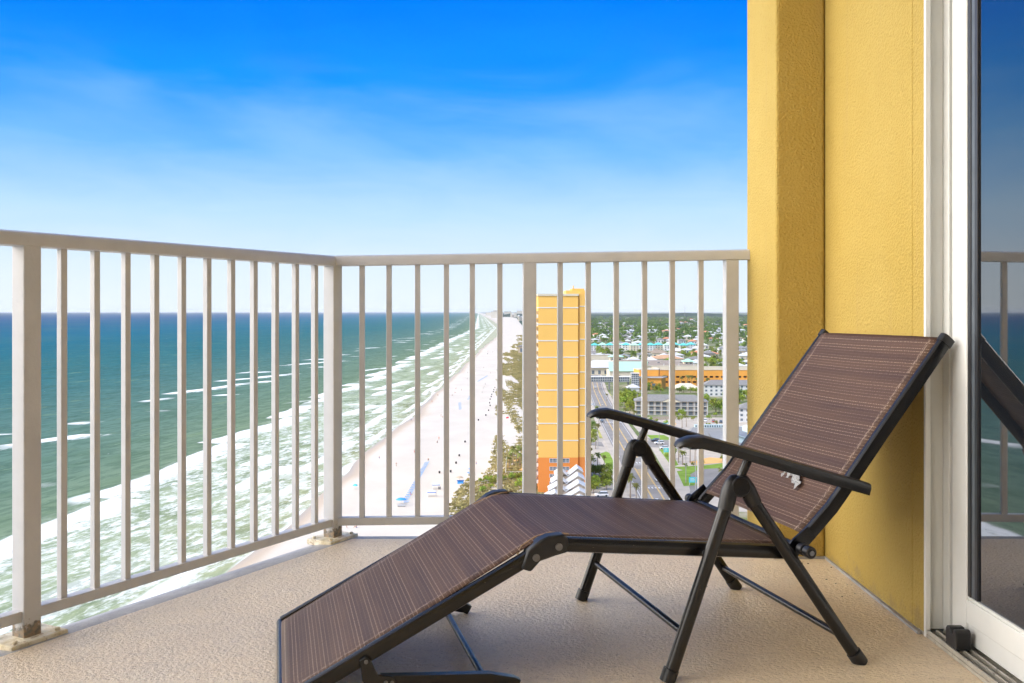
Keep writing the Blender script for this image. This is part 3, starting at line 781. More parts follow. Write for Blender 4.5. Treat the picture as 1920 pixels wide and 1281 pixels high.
# wooded ridge closing the inland horizon
V = []; Fq = []; nx = 260
for i in range(nx):
    xx = -200+i*60.0
    for k, (dy, hz) in enumerate(((0, 0), (60, 1.0), (400, 1.15), (2000, 0))):
        V.append((xx, 11000+dy, ZG-.5+hz*(20+9*rs.rand()+8*math.sin(i*.21)+6*math.sin(i*.055))))
for i in range(nx-1):
    for k in range(3): Fq.append((i*4+k, (i+1)*4+k, (i+1)*4+k+1, i*4+k+1))
M['farwood'] = paint('far_woodland', (.030, .055, .035), .95, .35, .01, spec=.05)
tag(np_mesh('hills', V, Fq, M['farwood']), kind='structure')

# road with markings, kerbs, pavements
RC = [(-200, 34.0), (200, 44.5), (335, 50.0), (450, 53.6), (581, 58.2), (782, 68.0), (963, 80.5), (1200, 98), (1700, 140)]
def rc(y): return interp(RC, y)
def strip(y0, y1, a0, a1, z, step=12):
    """quad strip along the road between offsets a0 and a1"""
    mb = MB(); n_ = max(1, int((y1-y0)/step)); yy = [y0+(y1-y0)*i/n_ for i in range(n_+1)]
    vs = [(rc(y)+a, y, z) for y in yy for a in (a0, a1)]
    return mb.add(vs, [(2*i, 2*i+1, 2*i+3, 2*i+2) for i in range(n_)])
def addstrip(mb, *a):
    q = strip(*a); mb.add(q.v, q.f); return mb
ZR = ZG+.085
tag(strip(150, 1700, -6.4, 6.6, ZR, 25).build('road', M['asphalt']), kind='structure')
def slabrow(name, x0, x1):
    mb = MB(); n_ = 40; yy = [150+(1200-150)*i/n_ for i in range(n_+1)]
    vs = []
    for y in yy: vs += [(rc(y)+x0, y, ZG-.1), (rc(y)+x0, y, ZG+.17), (rc(y)+x1, y, ZG+.17), (rc(y)+x1, y, ZG-.1)]
    fs = [(4*i+k, 4*i+k+1, 4*i+k+5, 4*i+k+4) for i in range(n_) for k in range(3)]
    return mb.add(vs, fs).build(name, M['concrete'])
tag(slabrow('pavement', -9.2, -6.4), kind='structure'); tag(slabrow('pavement', 6.6, 8.9), kind='structure')
b = MB()
for y0, y1 in ((150, 395), (425, 640), (655, 1100)):
    addstrip(b, y0, y1, -5.75, -5.55, ZR+.02, 25); addstrip(b, y0, y1, 5.45, 5.65, ZR+.02, 25)
y = 160
while y < 800:
    if not 395 < y < 425:
        b.box(rc(y)-.35, rc(y)-.15, y, y+3, ZR+.008, ZR+.02)   # turn arrows of the centre lane
        b.box(rc(y)-.75, rc(y)+.25, y+3, y+3.8, ZR+.008, ZR+.02)
    y += 42
for k in range(9): b.box(rc(412)-5+k*1.25, rc(412)-4.4+k*1.25, 408, 411.5, ZR+.008, ZR+.02)      # crossings
for k in range(9): b.box(rc(352)-5+k*1.25, rc(352)-4.4+k*1.25, 350.5, 353, ZR+.008, ZR+.02)
b.box(rc(355)-5.5, rc(355)+5.4, 355, 355.5, ZR+.008, ZR+.02); b.box(rc(404)-5.5, rc(404)+5.4, 404, 404.5, ZR+.008, ZR+.02)
for k in range(9): b.box(rc(560)-5+k*1.25, rc(560)-4.4+k*1.25, 558, 562, ZR+.008, ZR+.02)
tag(b.build('road_markings', M['white']), kind='structure')
b = MB()
for y0, y1 in ((150, 396), (424, 640), (655, 900)):
    for a in (-2.05, 1.75): addstrip(b, y0, y1, a, a+.22, ZR+.02, 25); addstrip(b, y0, y1, a+.38, a+.52, ZR+.02, 25)
for k in range(16): b.add([(rc(370)-1.4, 358+k*2.2, ZR+.02), (rc(370)-1.4, 358.5+k*2.2, ZR+.02), (rc(370)+1.6, 360.3+k*2.2, ZR+.02), (rc(370)+1.6, 359.8+k*2.2, ZR+.02)], [(0, 1, 2, 3)])
tag(b.build('road_markings', M['yline']), kind='structure')
def ground(name, mat, pts, lv):
    b = MB(); b.sheet([G(px, py) for px, py in pts], ZG+lv); return tag(b.build(name, mat), kind='structure')
ground('pavement', M['concrete'], [(1196, 962), (1108, 962), (1104, 800), (1140, 806), (1172, 860)], .02)
ground('parking_lot', M['concrete'], [(1180, 790), (1205, 783), (1450, 783), (1470, 860), (1460, 960), (1290, 960), (1215, 830)], .02)
ground('side_road', M['asphalt'], [(1128, 829), (1100, 826), (1100, 834), (1133, 838)], .032)
ground('side_road', M['asphalt'], [(1176, 826), (1236, 826), (1310, 838), (1311, 845), (1184, 836)], .032)
ground('parking_lot', M['asphalt'], [(1213, 822), (1300, 822), (1310, 838), (1228, 836)], .045)
ground('side_road', M['asphalt'], [(1300, 880), (1345, 876), (1352, 890), (1316, 930), (1320, 962), (1285, 962), (1294, 920), (1288, 893)], .036)
ground('grass', M['grass'], [(1127, 751), (1146, 751), (1152, 762), (1139, 766)], .05)
ground('grass', M['grassdry'], [(1120, 733), (1138, 733), (1148, 742), (1128, 744)], .05)
ground('grass', M['grass'], [(1124, 851), (1136, 847), (1151, 852), (1151, 882), (1140, 878)], .05)
ground('grass', M['grassdry'], [(1120, 806), (1126, 806), (1133, 822), (1124, 822)], .05)
ground('grass', M['grass'], [(1213, 816), (1245, 816), (1262, 825), (1222, 825)], .06)
ground('grass', M['grass'], [(1236, 843), (1256, 843), (1272, 872), (1260, 876)], .06)
ground('grass', M['grass'], [(1269, 884), (1300, 879), (1309, 881), (1294, 890), (1298, 902), (1310, 910), (1282, 912)], .06)
ground('grass', M['grass'], [(1262, 876), (1320, 873), (1362, 868), (1372, 873), (1350, 878), (1280, 882)], .055)
ground('grass', M['orangemulch'], [(1292, 866), (1330, 858), (1362, 860), (1358, 868), (1300, 872)], .07)
ground('grass', M['grass'], [(1148, 780), (1196, 780), (1210, 790), (1160, 796)], .05)
ground('pavement', M['concrete'], [(897, 880), (985, 846), (985, 925), (1108, 930), (1108, 962), (880, 962)], .02)

# ================================================================== PLANTS
def leaf_cloud(n, rx, ry, rz, cz, size, r, lobes=7, flat=.5, seed=0):
    """leaf-sized faces gathered into uneven clumps; returns V,F"""
    rr = np.random.RandomState(seed)
    cs = []
    for i in range(lobes):
        a = rr.uniform(0, 2*math.pi); q = rr.uniform(.25, .75)
        cs.append((math.cos(a)*rx*q, math.sin(a)*ry*q, cz+rr.uniform(-.5, .6)*rz, rr.uniform(.32, .6)))
    cs.append((0, 0, cz+rz*.3, .65))
    V, Fq = [], []
    for i in range(n):
        cx, cy, c_z, k = cs[rr.randint(len(cs))]
        d = rr.normal(size=3); d /= np.linalg.norm(d); q = rr.uniform(.55, 1.05)
        p = np.array([cx+d[0]*rx*k*q, cy+d[1]*ry*k*q, c_z+d[2]*rz*k*q])
        u = rr.normal(size=3); u /= np.linalg.norm(u); w = np.cross(u, d+.4*rr.normal(size=3)); w /= (np.linalg.norm(w)+1e-6)
        s_ = size*rr.uniform(.5, 1.3); o = len(V)
        V += [tuple(p-u*s_), tuple(p-w*s_*.6), tuple(p+u*s_), tuple(p+w*s_*.6)]; Fq.append((o, o+1, o+2, o+3))
    return V, Fq
HID = []
def tree_proto(seed, h, rx, mat, n=420, size=.55, name='tree'):
    t = thing(name, 'x', 'tree')
    b = MB(); b.tube([(0, 0, -.3), (.1, .05, h*.35), (-.1, .1, h*.62)], [h*.035, h*.027, h*.012], 6)
    rr = random.Random(seed)
    for k in range(4):
        a = rr.uniform(0, 6.28); b.tube([(.05, .05, h*.32), (math.cos(a)*rx*.45, math.sin(a)*rx*.45, h*rr.uniform(.6, .75))], [h*.016, h*.006], 5)
    b.build('trunk', M['bark'], t)
    V, Fq = leaf_cloud(n, rx, rx*rr.uniform(.85, 1.1), h*.38, h*.62, size, rr, 8, seed=seed)
    np_mesh('crown', V, Fq, mat, parent=t); return proto_tree(t)
def palm_proto(seed, h, name='palm_tree'):
    rr = random.Random(seed); t = thing(name, 'x', 'palm tree'); lean = rr.uniform(-.4, .4)
    b = MB(); b.tube([(0, 0, -.3), (lean*.3, 0, h*.5), (lean, 0, h)], [.24, .17, .15], 7); b.build('trunk', M['bark'], t)
    b = MB()
    for k in range(26):
        a = k*2.399+rr.uniform(-.2, .2); e = rr.uniform(-.7, 1.15); L = rr.uniform(1.5, 2.1); d = Vector((math.cos(a), math.sin(a), 0))
        base = Vector((lean, 0, h)); pts = []
        for i in range(4):
            q = i/3; pts.append(base+d*L*q*math.cos(e*(1-q*.3))+Vector((0, 0, L*q*math.sin(e)-1.0*q*q)))
        w = Vector((-d.y, d.x, 0))
        for i in range(3):
            w0 = (.12, .42, .38)[i]; w1 = (.42, .38, .08)[i]; dz = Vector((0, 0, -.18))
            b.add([pts[i]-w*w0+dz*(i > 0), pts[i], pts[i+1], pts[i+1]-w*w1+dz], [(0, 1, 2, 3)]); b.add([pts[i], pts[i]+w*w0+dz*(i > 0), pts[i+1]+w*w1+dz, pts[i+1]], [(0, 1, 2, 3)])
    b.build('crown', M['palmleaf'], t); return proto_tree(t)
TREES = [tree_proto(11, 9, 4.6, M['leaf']), tree_proto(12, 8, 4.2, M['leaf']), tree_proto(13, 10, 4.4, M['leafd']), tree_proto(14, 7.5, 4.8, M['leafd'])]
PINES = [tree_proto(15, 15, 3.0, M['leafd'], 300, .6, 'pine_tree')]
PALMS = [palm_proto(21, 7.5), palm_proto(22, 9.0), palm_proto(23, 6.0)]
used = set()
def put_tree(pt, x, y, sc, grp, z=ZG):
    key = id(pt[0])
    if key not in used:
        used.add(key); o = pt[0]; o.location = (x, y, z); o.rotation_euler[2] = rnd.uniform(0, 6); o.scale = (sc,)*3; o['group'] = grp; return o
    return dup(pt, (x, y, z), rnd.uniform(0, 6), sc, None, grp)
NEAR = []
# palms by the road, in the lots and in front of the garage (pixel of the foot)
for px, py, sc in ((1120, 884, .8), (1133, 880, .6), (1182, 934, 1.05), (1193, 942, .8), (1280, 872, .95), (1272, 868, .9), (1294, 868, .9), (1303, 866, .85), (1266, 862, .75), (1275, 858, .8),
                   (1245, 727, 1.3), (1290, 728, 1.35), (1278, 726, 1.1), (1297, 727, 1.1), (1306, 728, 1.1), (1326, 726, 1.2), (1216, 727, 1.0), (1222, 732, .9),
                   (1138, 753, .7), (1173, 783, .9), (1190, 790, 1.0), (1164, 776, .8), (1279, 803, .9), (1287, 800, .8), (1186, 755, .8), (1123, 800, .8), (1119, 785, .8), (1121, 822, .8), (1117, 842, .7),
                   (1342, 812, .7), (1352, 900, .7), (1125, 722, .8), (1133, 718, .9), (1150, 720, .8), (1162, 715, .7), (1232, 728, .8),
                   (955, 884, .75), (962, 878, .85), (968, 872, .8), (975, 880, .7), (958, 868, .7), (972, 862, .75), (962, 858, .65), (980, 868, .7)):
    x, y = G(px, py); NEAR.append((put_tree(rnd.choice(PALMS), x, y, sc, 'palm trees'), 'palm tree with ragged crown'))
# broadleaf trees: thickets listed by pixel, then scattered further off
for cx, cy, nx_, ny_, k, ra, rb in ((1183, 765, 14, 14, 17, .8, 1.1), (1128, 905, 14, 18, 13, .42, .6), (1112, 870, 5, 60, 10, .45, .6), (1362, 765, 26, 12, 16, .8, 1.15), (1322, 760, 10, 6, 4, .7, .9), (1232, 735, 22, 5, 7, .6, .8),
                                 (1375, 900, 20, 20, 5, .5, .7), (1200, 934, 9, 16, 5, .35, .5), (1262, 784, 22, 4, 4, .4, .6), (1390, 745, 12, 8, 5, .8, 1.0), (1105, 830, 8, 26, 6, .4, .5), (1315, 690, 40, 4, 9, .6, .8), (1290, 739, 20, 3, 5, .6, .7)):
    for i in range(k):
        px = cx+rnd.uniform(-1, 1)*nx_; py = cy+rnd.uniform(-1, 1)*ny_; x, y = G(px, py)
        if abs(x-rc(y)) < 9.5: continue
        if x < 27 and y < 385: continue
        NEAR.append((put_tree(rnd.choice(TREES[:2]) if rnd.random() < .7 else rnd.choice(TREES), x, y, rnd.uniform(ra, rb), 'broadleaf trees'), 'bushy green tree'))
for o, t in NEAR: o.name = o.name
seq_labels(NEAR, None)
NT = len(NEAR)

# ---- building footprints are kept so that trees stay out of them
BLD = []
def clear(x, y, r=6):
    return all(not (a-r < x < b_+r and c-r < y < d+r) for a, b_, c, d in BLD)

# ================================================================== TALL YELLOW TOWER
def tower():
    Y = 343.0; x0, x1, x2 = 9.3, 23.4, 26.0; ztop = CZ+ (584-555)/F*Y; zor = CZ-(858-584)/F*Y
    t = thing('apartment_tower', 'tall slim yellow apartment tower with white floor bands and orange base', 'tower', (x0, Y, ZG))
    D = 42.0
    b = MB(); b.box(x0, x1, Y, Y+D, zor, ztop); b.box(x1, x1+.5, Y+1.6, Y+D, zor, ztop-.3); b.box(x1+.5, x2, Y+.8, Y+D, zor, ztop+1.3)
    rel(b.build('wall', M['towery']), t)
    b = MB(); b.box(x0, x1, Y, Y+D, ZG-.3, zor-.01); b.box(x1, x1+.5, Y+1.6, Y+D, ZG, zor-.01); b.box(x1+.5, x2, Y+.8, Y+D, ZG, zor-.01)
    rel(b.build('podium_wall', M['towero']), t)
    for py in (577, 608, 639, 670, 700.5, 731.5, 763, 794, 826):
        z = CZ-(py-584)/F*Y
        b = MB(); b.box(x0-.1, x1+.12, Y-.14, Y+D*.5, z-.17, z+.17); b.box(x1+.52, x2+.15, Y+.62, Y+D*.5, z-.08+.45, z+.24+.4)
        rel(b.build('floor_band', M['white']), t)
    b = MB(); b.box(x0-.3, x1+.2, Y-.3, Y+D, ztop+.002, ztop+.75); rel(b.build('parapet', M['cream']), t)
    b = MB(); b.box(19.2, x2+.1, Y+3, Y+20, ztop+.76, ztop+2.0); b.box(21.5, 25.9, Y+5, Y+18, ztop+2.0, ztop+2.7); b.tube([(22, Y+5, ztop+2.6), (22, Y+5, ztop+3.8)], .18, 6)
    rel(b.build('roof_house', M['towery']), t)
    b = MB(); b.box(x0, x1+.1, Y-.06, Y, CZ-(889-584)/F*Y-.12, CZ-(889-584)/F*Y+.05); rel(b.build('ledge', M['towero']), t)
    for r_, (pa, pb, xa, xb) in enumerate(((860, 867.5, 13.3, 20.2), (875.5, 882, 13.3, 20.2), (889, 895, 13.3, 20.2), (903, 908, 13.3, 14.8))):
        z1_, z0_ = CZ-(pa-584)/F*Y, CZ-(pb-584)/F*Y
        b = MB(); b.box(xa, xb, Y-.05, Y+.02, z0_, z1_); w = rel(b.build('window', M['pane']), t)
        b = MB(); n_ = 6 if xb-xa > 3 else 2
        for k in range(n_+1): xx = xa+(xb-xa)*k/n_; b.box(xx-.06, xx+.06, Y-.11, Y-.05, z0_, z1_)
        for z in (z0_, z1_, (z0_*.6+z1_*.4)): b.box(xa-.1, xb+.1, Y-.12, Y-.112, z-.06, z+.06)
        f = b.build('frame', M['white']); f.data.transform(Matrix.Translation(-Vector(t.location))); f.parent = w
    z = ZG+3.2; k = 0
    while z < ztop-1.5:
        for yy in (Y+1.0, Y+13, Y+26):
            b = MB(); b.box(x0-1.5, x0+.01, yy, yy+9.0, z-.12, z+.10); bl = rel(b.build('balcony', M['white']), t)
            b = MB(); b.box(x0-.02, x0+.01, yy+.4, yy+8.6, z+.2, z+2.3); q = b.build('opening', M['dark']); q.data.transform(Matrix.Translation(-Vector(t.location))); q.parent = bl
            b = MB(); b.box(x0-1.5, x0-1.42, yy, yy+9, z+.10, z+1.1); b.box(x0-1.42, x0, yy, yy+.08, z+.10, z+1.1); q = b.build('balustrade', M['white']); q.data.transform(Matrix.Translation(-Vector(t.location))); q.parent = bl
        z += 2.93; k += 1
        if k > 20: break
    BLD.append((x0, x2, Y, Y+D))
tower()

def house(name, label, cat, x, y, w, d, h, wallm, roofm, rise=2.2, rz=0, hip=True, win=True, grp=None, over=.6, z=ZG, storeys=2, bays=4):
    t = thing(name, label, cat, (x, y, z), rz, grp)
    b = MB(); b.box(-w/2, w/2, -d/2, d/2, -.3, h); b.build('wall', wallm, t)
    b = MB(); W_, D_ = w/2+over, d/2+over; k = (min(W_, D_)*(1.0 if hip else 0))
    if w >= d: r0, r1 = (-W_+k, 0), (W_-k, 0)
    else: r0, r1 = (0, -D_+k), (0, D_-k)
    vs = [(-W_, -D_, h), (W_, -D_, h), (W_, D_, h), (-W_, D_, h), (r0[0], r0[1], h+rise), (r1[0], r1[1], h+rise), (-W_, -D_, h-.25), (W_, -D_, h-.25), (W_, D_, h-.25), (-W_, D_, h-.25)]
    if w >= d: fs = [(0, 1, 5, 4), (1, 2, 5), (2, 3, 4, 5), (3, 0, 4)]
    else: fs = [(0, 1, 4), (1, 2, 5, 4), (2, 3, 5), (3, 0, 4, 5)]
    fs += [(6, 7, 1, 0), (7, 8, 2, 1), (8, 9, 3, 2), (9, 6, 0, 3), (9, 8, 7, 6)]
    b.add(vs, fs); b.build('roof', roofm, t)
    if win:
        for s_ in range(storeys):
            z0 = .9+s_*h/storeys
            for k in range(bays):
                xx = -w/2+w*(k+.5)/bays; ww = w/bays*.42
                b = MB(); b.box(xx-ww/2, xx+ww/2, -d/2-.04, -d/2+.02, z0, z0+h/storeys*.5); b.build('window', M['pane'], t)
    BLD.append((x-w/2, x+w/2, y-d/2, y+d/2)); return t

# ---- three-storey grey-roofed building with white verandas
def veranda_block():
    x, y = G(1261, 779); W_, D_, h = 44.0, 15.0, 8.6; y += D_/2
    t = thing('apartment_block', 'three storey white veranda apartment block under a grey hip roof with central gable', 'building', (x, y, ZG), R(-6))
    b = MB(); b.box(-W_/2, W_/2, -D_/2+1.8, D_/2, -.3, h); b.build('wall', M['tan'], t)  # wall made darker tan, its colour standing in for the veranda shade
    b = MB(); k = 7.5
    vs = [(-W_/2-.8, -D_/2-.8, h), (W_/2+.8, -D_/2-.8, h), (W_/2+.8, D_/2+.8, h), (-W_/2-.8, D_/2+.8, h), (-W_/2+k, 0, h+3.6), (W_/2-k, 0, h+3.6)]
    b.add(vs, [(0, 1, 5, 4), (1, 2, 5), (2, 3, 4, 5), (3, 0, 4), (3, 2, 1, 0)])
    rf = b.build('roof', M['greyroof'], t)
    b = MB(); b.add([(-5.5, -D_/2-1.4, h+.02), (5.5, -D_/2-1.4, h+.02), (0, -D_/2-1.4, h+2.7), (0, -.2, h+2.72), (-5.5, -3, h+.02), (5.5, -3, h+.02)], [(0, 2, 3, 4), (2, 1, 5, 3)])
    b.build('gable_roof', M['greyroof'], rf)
    b = MB(); b.add([(-5.2, -D_/2-1.2, h), (5.2, -D_/2-1.2, h), (0, -D_/2-1.2, h+2.5)], [(0, 1, 2)]); b.box(-5.4, 5.4, -D_/2-1.25, -D_/2-.8, h-.4, h); b.build('gable', M['cream'], t)
    for s_ in range(3):
        z0 = s_*2.85
        b = MB(); b.box(-W_/2, W_/2, -D_/2, -D_/2+1.8, z0-.15, z0+.1)
        for k in range(60): xx = -W_/2+W_*k/59; b.box(xx-.04, xx+.04, -D_/2+.02, -D_/2+.07, z0+.1, z0+1.0)
        b.box(-W_/2, W_/2, -D_/2, -D_/2+.09, z0+1.0, z0+1.1); b.build('balcony', M['white'], t)
        for k in range(11):
            xx = -W_/2+W_*(k+.5)/11
            b = MB(); b.box(xx-1.2, xx+1.2, -D_/2+1.74, -D_/2+1.82, z0+.15, z0+2.2); b.build('window', M['pane'], t)
    for k in range(12):
        xx = -W_/2+W_*k/11; b = MB(); b.box(xx-.17, xx+.17, -D_/2-.04, -D_/2+.28, 0, h-.02); b.build('column', M['white'], t)
    BLD.append((x-W_/2-1, x+W_/2+1, y-D_/2-2, y+D_/2+2))
veranda_block()
# ---- restaurant with clerestory roofs
def restaurant():
    x, y = G(1350, 842); t = thing('restaurant_building', 'sprawling low restaurant with pale grey pitched roofs, clerestory strip and white gables', 'building', (x, y, ZG))
    b = MB(); b.box(-15, 24, 2, 24, -.3, 4.2); b.box(-2, 14, -8, 2, -.3, 4.0); b.build('wall', M['white'], t)
    b = MB()
    b.add([(-16.5, 1, 4.3), (26, 1, 4.3), (26, 13, 8.8), (-10, 13, 8.8), (-12.5, 25, 4.3), (26, 25, 4.3)], [(0, 1, 2, 3), (3, 2, 5, 4), (0, 3, 4)])
    r1 = b.build('roof', M['palegrey'], t)
    b = MB(); b.add([(-4, -9, 4.1), (6, -9, 7.4), (16, -9, 4.1), (-4, 9, 4.1+3), (6, 12, 7.4+.3), (16, 9, 4.1+3)], [(0, 1, 4, 3), (1, 2, 5, 4)]); b.build('roof', M['palegrey'], t)
    b = MB(); b.add([(-3.4, -8.6, 4.0), (15.4, -8.6, 4.0), (6, -8.6, 7.2)], [(0, 1, 2)]); b.build('gable', M['tint'], t)
    b = MB(); b.add([(12, 3.5, 5.4), (20, 3.5, 5.4), (16, 3.5, 9.6), (12, 14, 8.6), (20, 14, 8.6), (16, 13, 9.8)], [(0, 1, 2), (0, 2, 5, 3), (2, 1, 4, 5)]); b.build('dormer', M['tint'], t)
    b = MB(); b.box(-9.5, 9, 12.2, 13.6, 8.2, 9.9); cl = b.build('clerestory', M['tint'], t)
    for k in range(16):
        b = MB(); b.box(-9.1+k*1.13, -8.5+k*1.13, 12.12, 12.2, 8.7, 9.6); b.build('window', M['pane'], cl)
    b = MB(); b.box(-11, -4, 1.93, 2.0, 1.2, 2.8); b.build('window', M['pane'], t)
    b = MB(); b.add([(-2.2, -8.9, 4.15), (-3.0, -8.9, 4.15), (5.6, -9.1, 7.5), (6, -9.1, 7.5)], [(0, 1, 2, 3)]); b.tube([(-4, -9.05, 4.25), (6, -9.05, 7.55), (16, -9.05, 4.25)], .22, 5); b.build('gable_trim', M['tint'], t)
    BLD.append((x-17, x+27, y-10, y+26))
restaurant()
# ---- orange parking structure and amusement front
def garage():
    xa, y = G(1238, 727); xb = G(1420, 727)[0]; W_ = xb-xa; t = thing('parking_garage', 'long orange parking garage with rows of dark openings and white parapet', 'building', (xa, y+12, ZG))
    h = 14.0
    b = MB(); b.box(0, W_, 0, 38, -.3, 3.0); b.box(0, W_, 0, 38, 4.6, 7.4); b.box(0, W_, 0, 38, 9.0, h); 
    for k in range(18): xx = W_*k/17; b.box(max(0, xx-.9), min(W_, xx+.9), .003, 37.99, 3.0, 9.0)
    b.build('wall', M['orange'], t)
    b = MB(); b.box(.5, W_-.5, 1.5, 37, 3.0, 4.6); b.box(.5, W_-.5, 1.5, 37, 7.4, 9.0); b.build('opening', M['dark'], t)
    b = MB(); b.box(-.3, W_+.3, -.3, .4, h+.002, h+.5); b.box(-.3, W_, 2.5, 3.0, h+.002, h+3.2); b.box(-.3, W_+.3, 37.6, 38.3, h+.002, h+1.0); b.box(0, W_, .4, 37.6, h+.003, h+.06); b.build('parapet', M['cream'], t)
    for k in range(6): xx = 8+k*(W_-16)/5; b = MB(); b.tube([(xx, 20, h), (xx, 20, h+4)], .15, 6); b.box(xx-.9, xx+.9, 19.8, 20.2, h+4, h+4.15); b.build('lamp', M['white'], t)
    BLD.append((xa, xb, y, y+52))
    x, y = G(1220, 732); t = thing('orange_arcade', 'orange arcade building with tan flat awning roof and blue corner sign', 'building', (x, y+8, ZG))
    b = MB(); b.prism([(-9, 0), (10, 0), (15, 10), (15, 22), (-9, 22)], -.3, 9.5); b.prism([(-7, 9), (9, 9), (12, 22), (-10, 22)], 9.5, 15.5); b.build('wall', M['orange'], t)
    b = MB(); b.prism([(-10, -1.2), (11, -1.2), (16.5, 10), (-10, 10)], 9.51, 10.1); b.build('awning', M['whiteroof'], t)
    b = MB(); b.prism([(-9.2, -.4), (10.2, -.4), (15.3, 10), (-9.2, 10)], 10.11, 10.4); b.build('roof', M['brownroof'], t)
    b = MB(); b.prism([(-7.2, 8.8), (9.2, 8.8), (12.3, 22.2), (-10.2, 22.2)], 15.51, 16.1); b.build('parapet', M['cream'], t)
    b = MB(); b.box(-11.5, -9.1, -1, 3, 4.5, 10.6); b.build('sign', M['bluel'], t)
    for k in range(3): b = MB(); b.box(-6+k*4.2, -3.4+k*4.2, -.08, .02, 1.0, 5.0); b.build('window', M['pane'], t)
    BLD.append((x-11, x+16, y, y+32))
garage()
# ---- covered footbridge over the road, glass lift tower, mint hall
def bridge():
    y = 792.0; xa, xb = 62.0, 96.0
    t = thing('pedestrian_bridge', 'covered pedestrian bridge with white roof and glazed sides crossing the road', 'bridge', (xa, y, ZG))
    b = MB(); b.box(0, xb-xa, 0, 4, 6.2, 6.9); b.build('deck', M['palegrey'], t)
    b = MB(); b.add([(-1, -.6, 10.4), (xb-xa+1, -.6, 10.4), (xb-xa+1, 2, 11.3), (-1, 2, 11.3), (-1, 4.6, 10.4), (xb-xa+1, 4.6, 10.4)], [(0, 1, 2, 3), (3, 2, 5, 4), (0, 4, 5, 1)]); b.build('roof', M['whiteroof'], t)
    b = MB(); b.box(.2, xb-xa-.2, .2, .25, 7, 10.3); b.build('glazing', M['pane'], t)
    b = MB()
    for k in range(24): xx = (xb-xa)*k/23; b.box(xx-.12, xx+.12, 0, .16, 6.9, 10.4)
    b.box(0, xb-xa, -.02, -.001, 8.4, 8.6); b.build('mullions', M['white'], t)
    for xx in (-1.5, 17.5, 33): b = MB(); b.box(xx-.6, xx+.6, 1, 3, -.2, 6.19); b.build('pier', M['greyroof'], t)
    x2 = xb+1.5; t = thing('lift_tower', 'glazed white lattice stair tower at the bridge end', 'tower', (x2, y-2, ZG))
    b = MB(); b.box(.3, 5.7, .3, 5.7, -.2, 13); b.build('glazing', M['pane'], t)
    b = MB()
    for k in range(5):
        for yy in (0, 5.8): b.box(k*1.45, k*1.45+.2, yy, yy+.2, 0, 13.3)
    for k in range(8): b.box(-.02, 6.02, -.03, -.001, 1.6*k+.5, 1.6*k+.75); b.box(-.03, -.001, 0, 6, 1.6*k+.5, 1.6*k+.75)
    b.box(-.4, 6.4, -.4, 6.4, 13.3, 13.8); b.build('lattice', M['white'], t)
    x, yy = G(1180, 712); t = thing('mint_roof_hall', 'entertainment hall with broad pale mint green metal roof', 'building', (x, yy+12, ZG))
    b = MB(); b.box(-17, 17, 0, 34, -.3, 7.5); b.build('wall', M['cream'], t)
    b = MB(); b.add([(-18, -1, 7.5), (18, -1, 7.5), (24, 35, 14.5), (-15, 35, 14.5), (-18, -1, 7.0), (18, -1, 7.0)], [(0, 1, 2, 3), (4, 5, 1, 0)]); b.build('roof', M['mint'], t)
    BLD.append((x-18, x+22, yy+10, yy+50)); BLD.append((60, 106, 780, 800))
bridge()
def flat(name, label, px0, px1, py, depth, h, wm, rm, cat='building'):
    x0, y = G(px0, py); x1 = G(px1, py)[0]
    t = thing(name, label, cat, (x0, y, ZG)); W_ = x1-x0
    b = MB(); b.box(0, W_, 0, depth, -.3, h); b.build('wall', wm, t)
    b = MB(); b.box(-.4, W_+.4, -.4, depth+.4, h+.002, h+.5); b.box(1, W_-1, 1, depth-1, h+.502, h+.56, 1); b.build('roof', [M['cream'], rm], t)
    for k in range(max(2, int(W_/12))): xx = 6+k*12; b = MB(); b.box(xx, xx+2.5, depth*.4, depth*.4+2.5, h+.57, h+2); b.build('roof_unit', M['palegrey'], t)
    BLD.append((x0, x1, y, y+depth)); return t
flat('shopping_hall', 'huge low shop hall with brown gravel roof and cream edge', 1168, 1312, 701, 110, 8, M['cream'], M['brownroof'])
flat('office_block', 'cream three storey flat white roofed office block left of the mint hall', 1104, 1147, 683, 20, 11, M['cream'], M['whiteroof'])
x, y = G(1128, 702); house('pavilion', 'white hip roofed pavilion with open ground floor beside the road', 'building', x, y, 38, 22, 7.5, M['cream'], M['whiteroof'], 7, over=2, storeys=1, bays=6)
x, y = G(1290, 697); house('kiosk_tower', 'square cream kiosk tower with small mint green hip roof', 'building', x, y, 9, 9, 11, M['cream'], M['mint'], 3, over=2, storeys=3, bays=2)
x, y = G(1166, 694); house('kiosk_tower', 'small mint hip roofed pavilion at the left end of the mint hall', 'building', x, y+60, 14, 12, 12, M['cream'], M['mint'], 3, over=2, bays=2)
x, y = G(1252, 684); house('arcade_roof', 'long building with pale orange hip roof behind the shop hall', 'building', x, y+20, 40, 30, 7, M['cream'], M['orangeroof'], 4, win=False)
x, y = G(1358, 742); house('villa_block', 'white three storey block with grey roof right of the garage trees', 'building', x+6, y, 46, 14, 8.5, M['white'], M['greyroof'], 3.5, storeys=3, bays=12)
x, y = G(1403, 790); house('villa_block', 'small white grey roofed house peeping past the pilaster edge', 'building', x, y, 14, 12, 8, M['white'], M['greyroof'], 3, storeys=3, bays=4)
x, y = G(1285, 735); house('tent_pavilion', 'low cream pyramid roofed pavilion in front of the garage', 'pavilion', x, y, 22, 14, 3, M['cream'], M['cream'], 4, win=False, over=1)
x, y = G(1187, 733); house('ticket_hut', 'little white tent roofed hut left of the blue corner sign', 'hut', x, y, 9, 8, 3, M['white'], M['whiteroof'], 2.5, win=False, over=1)
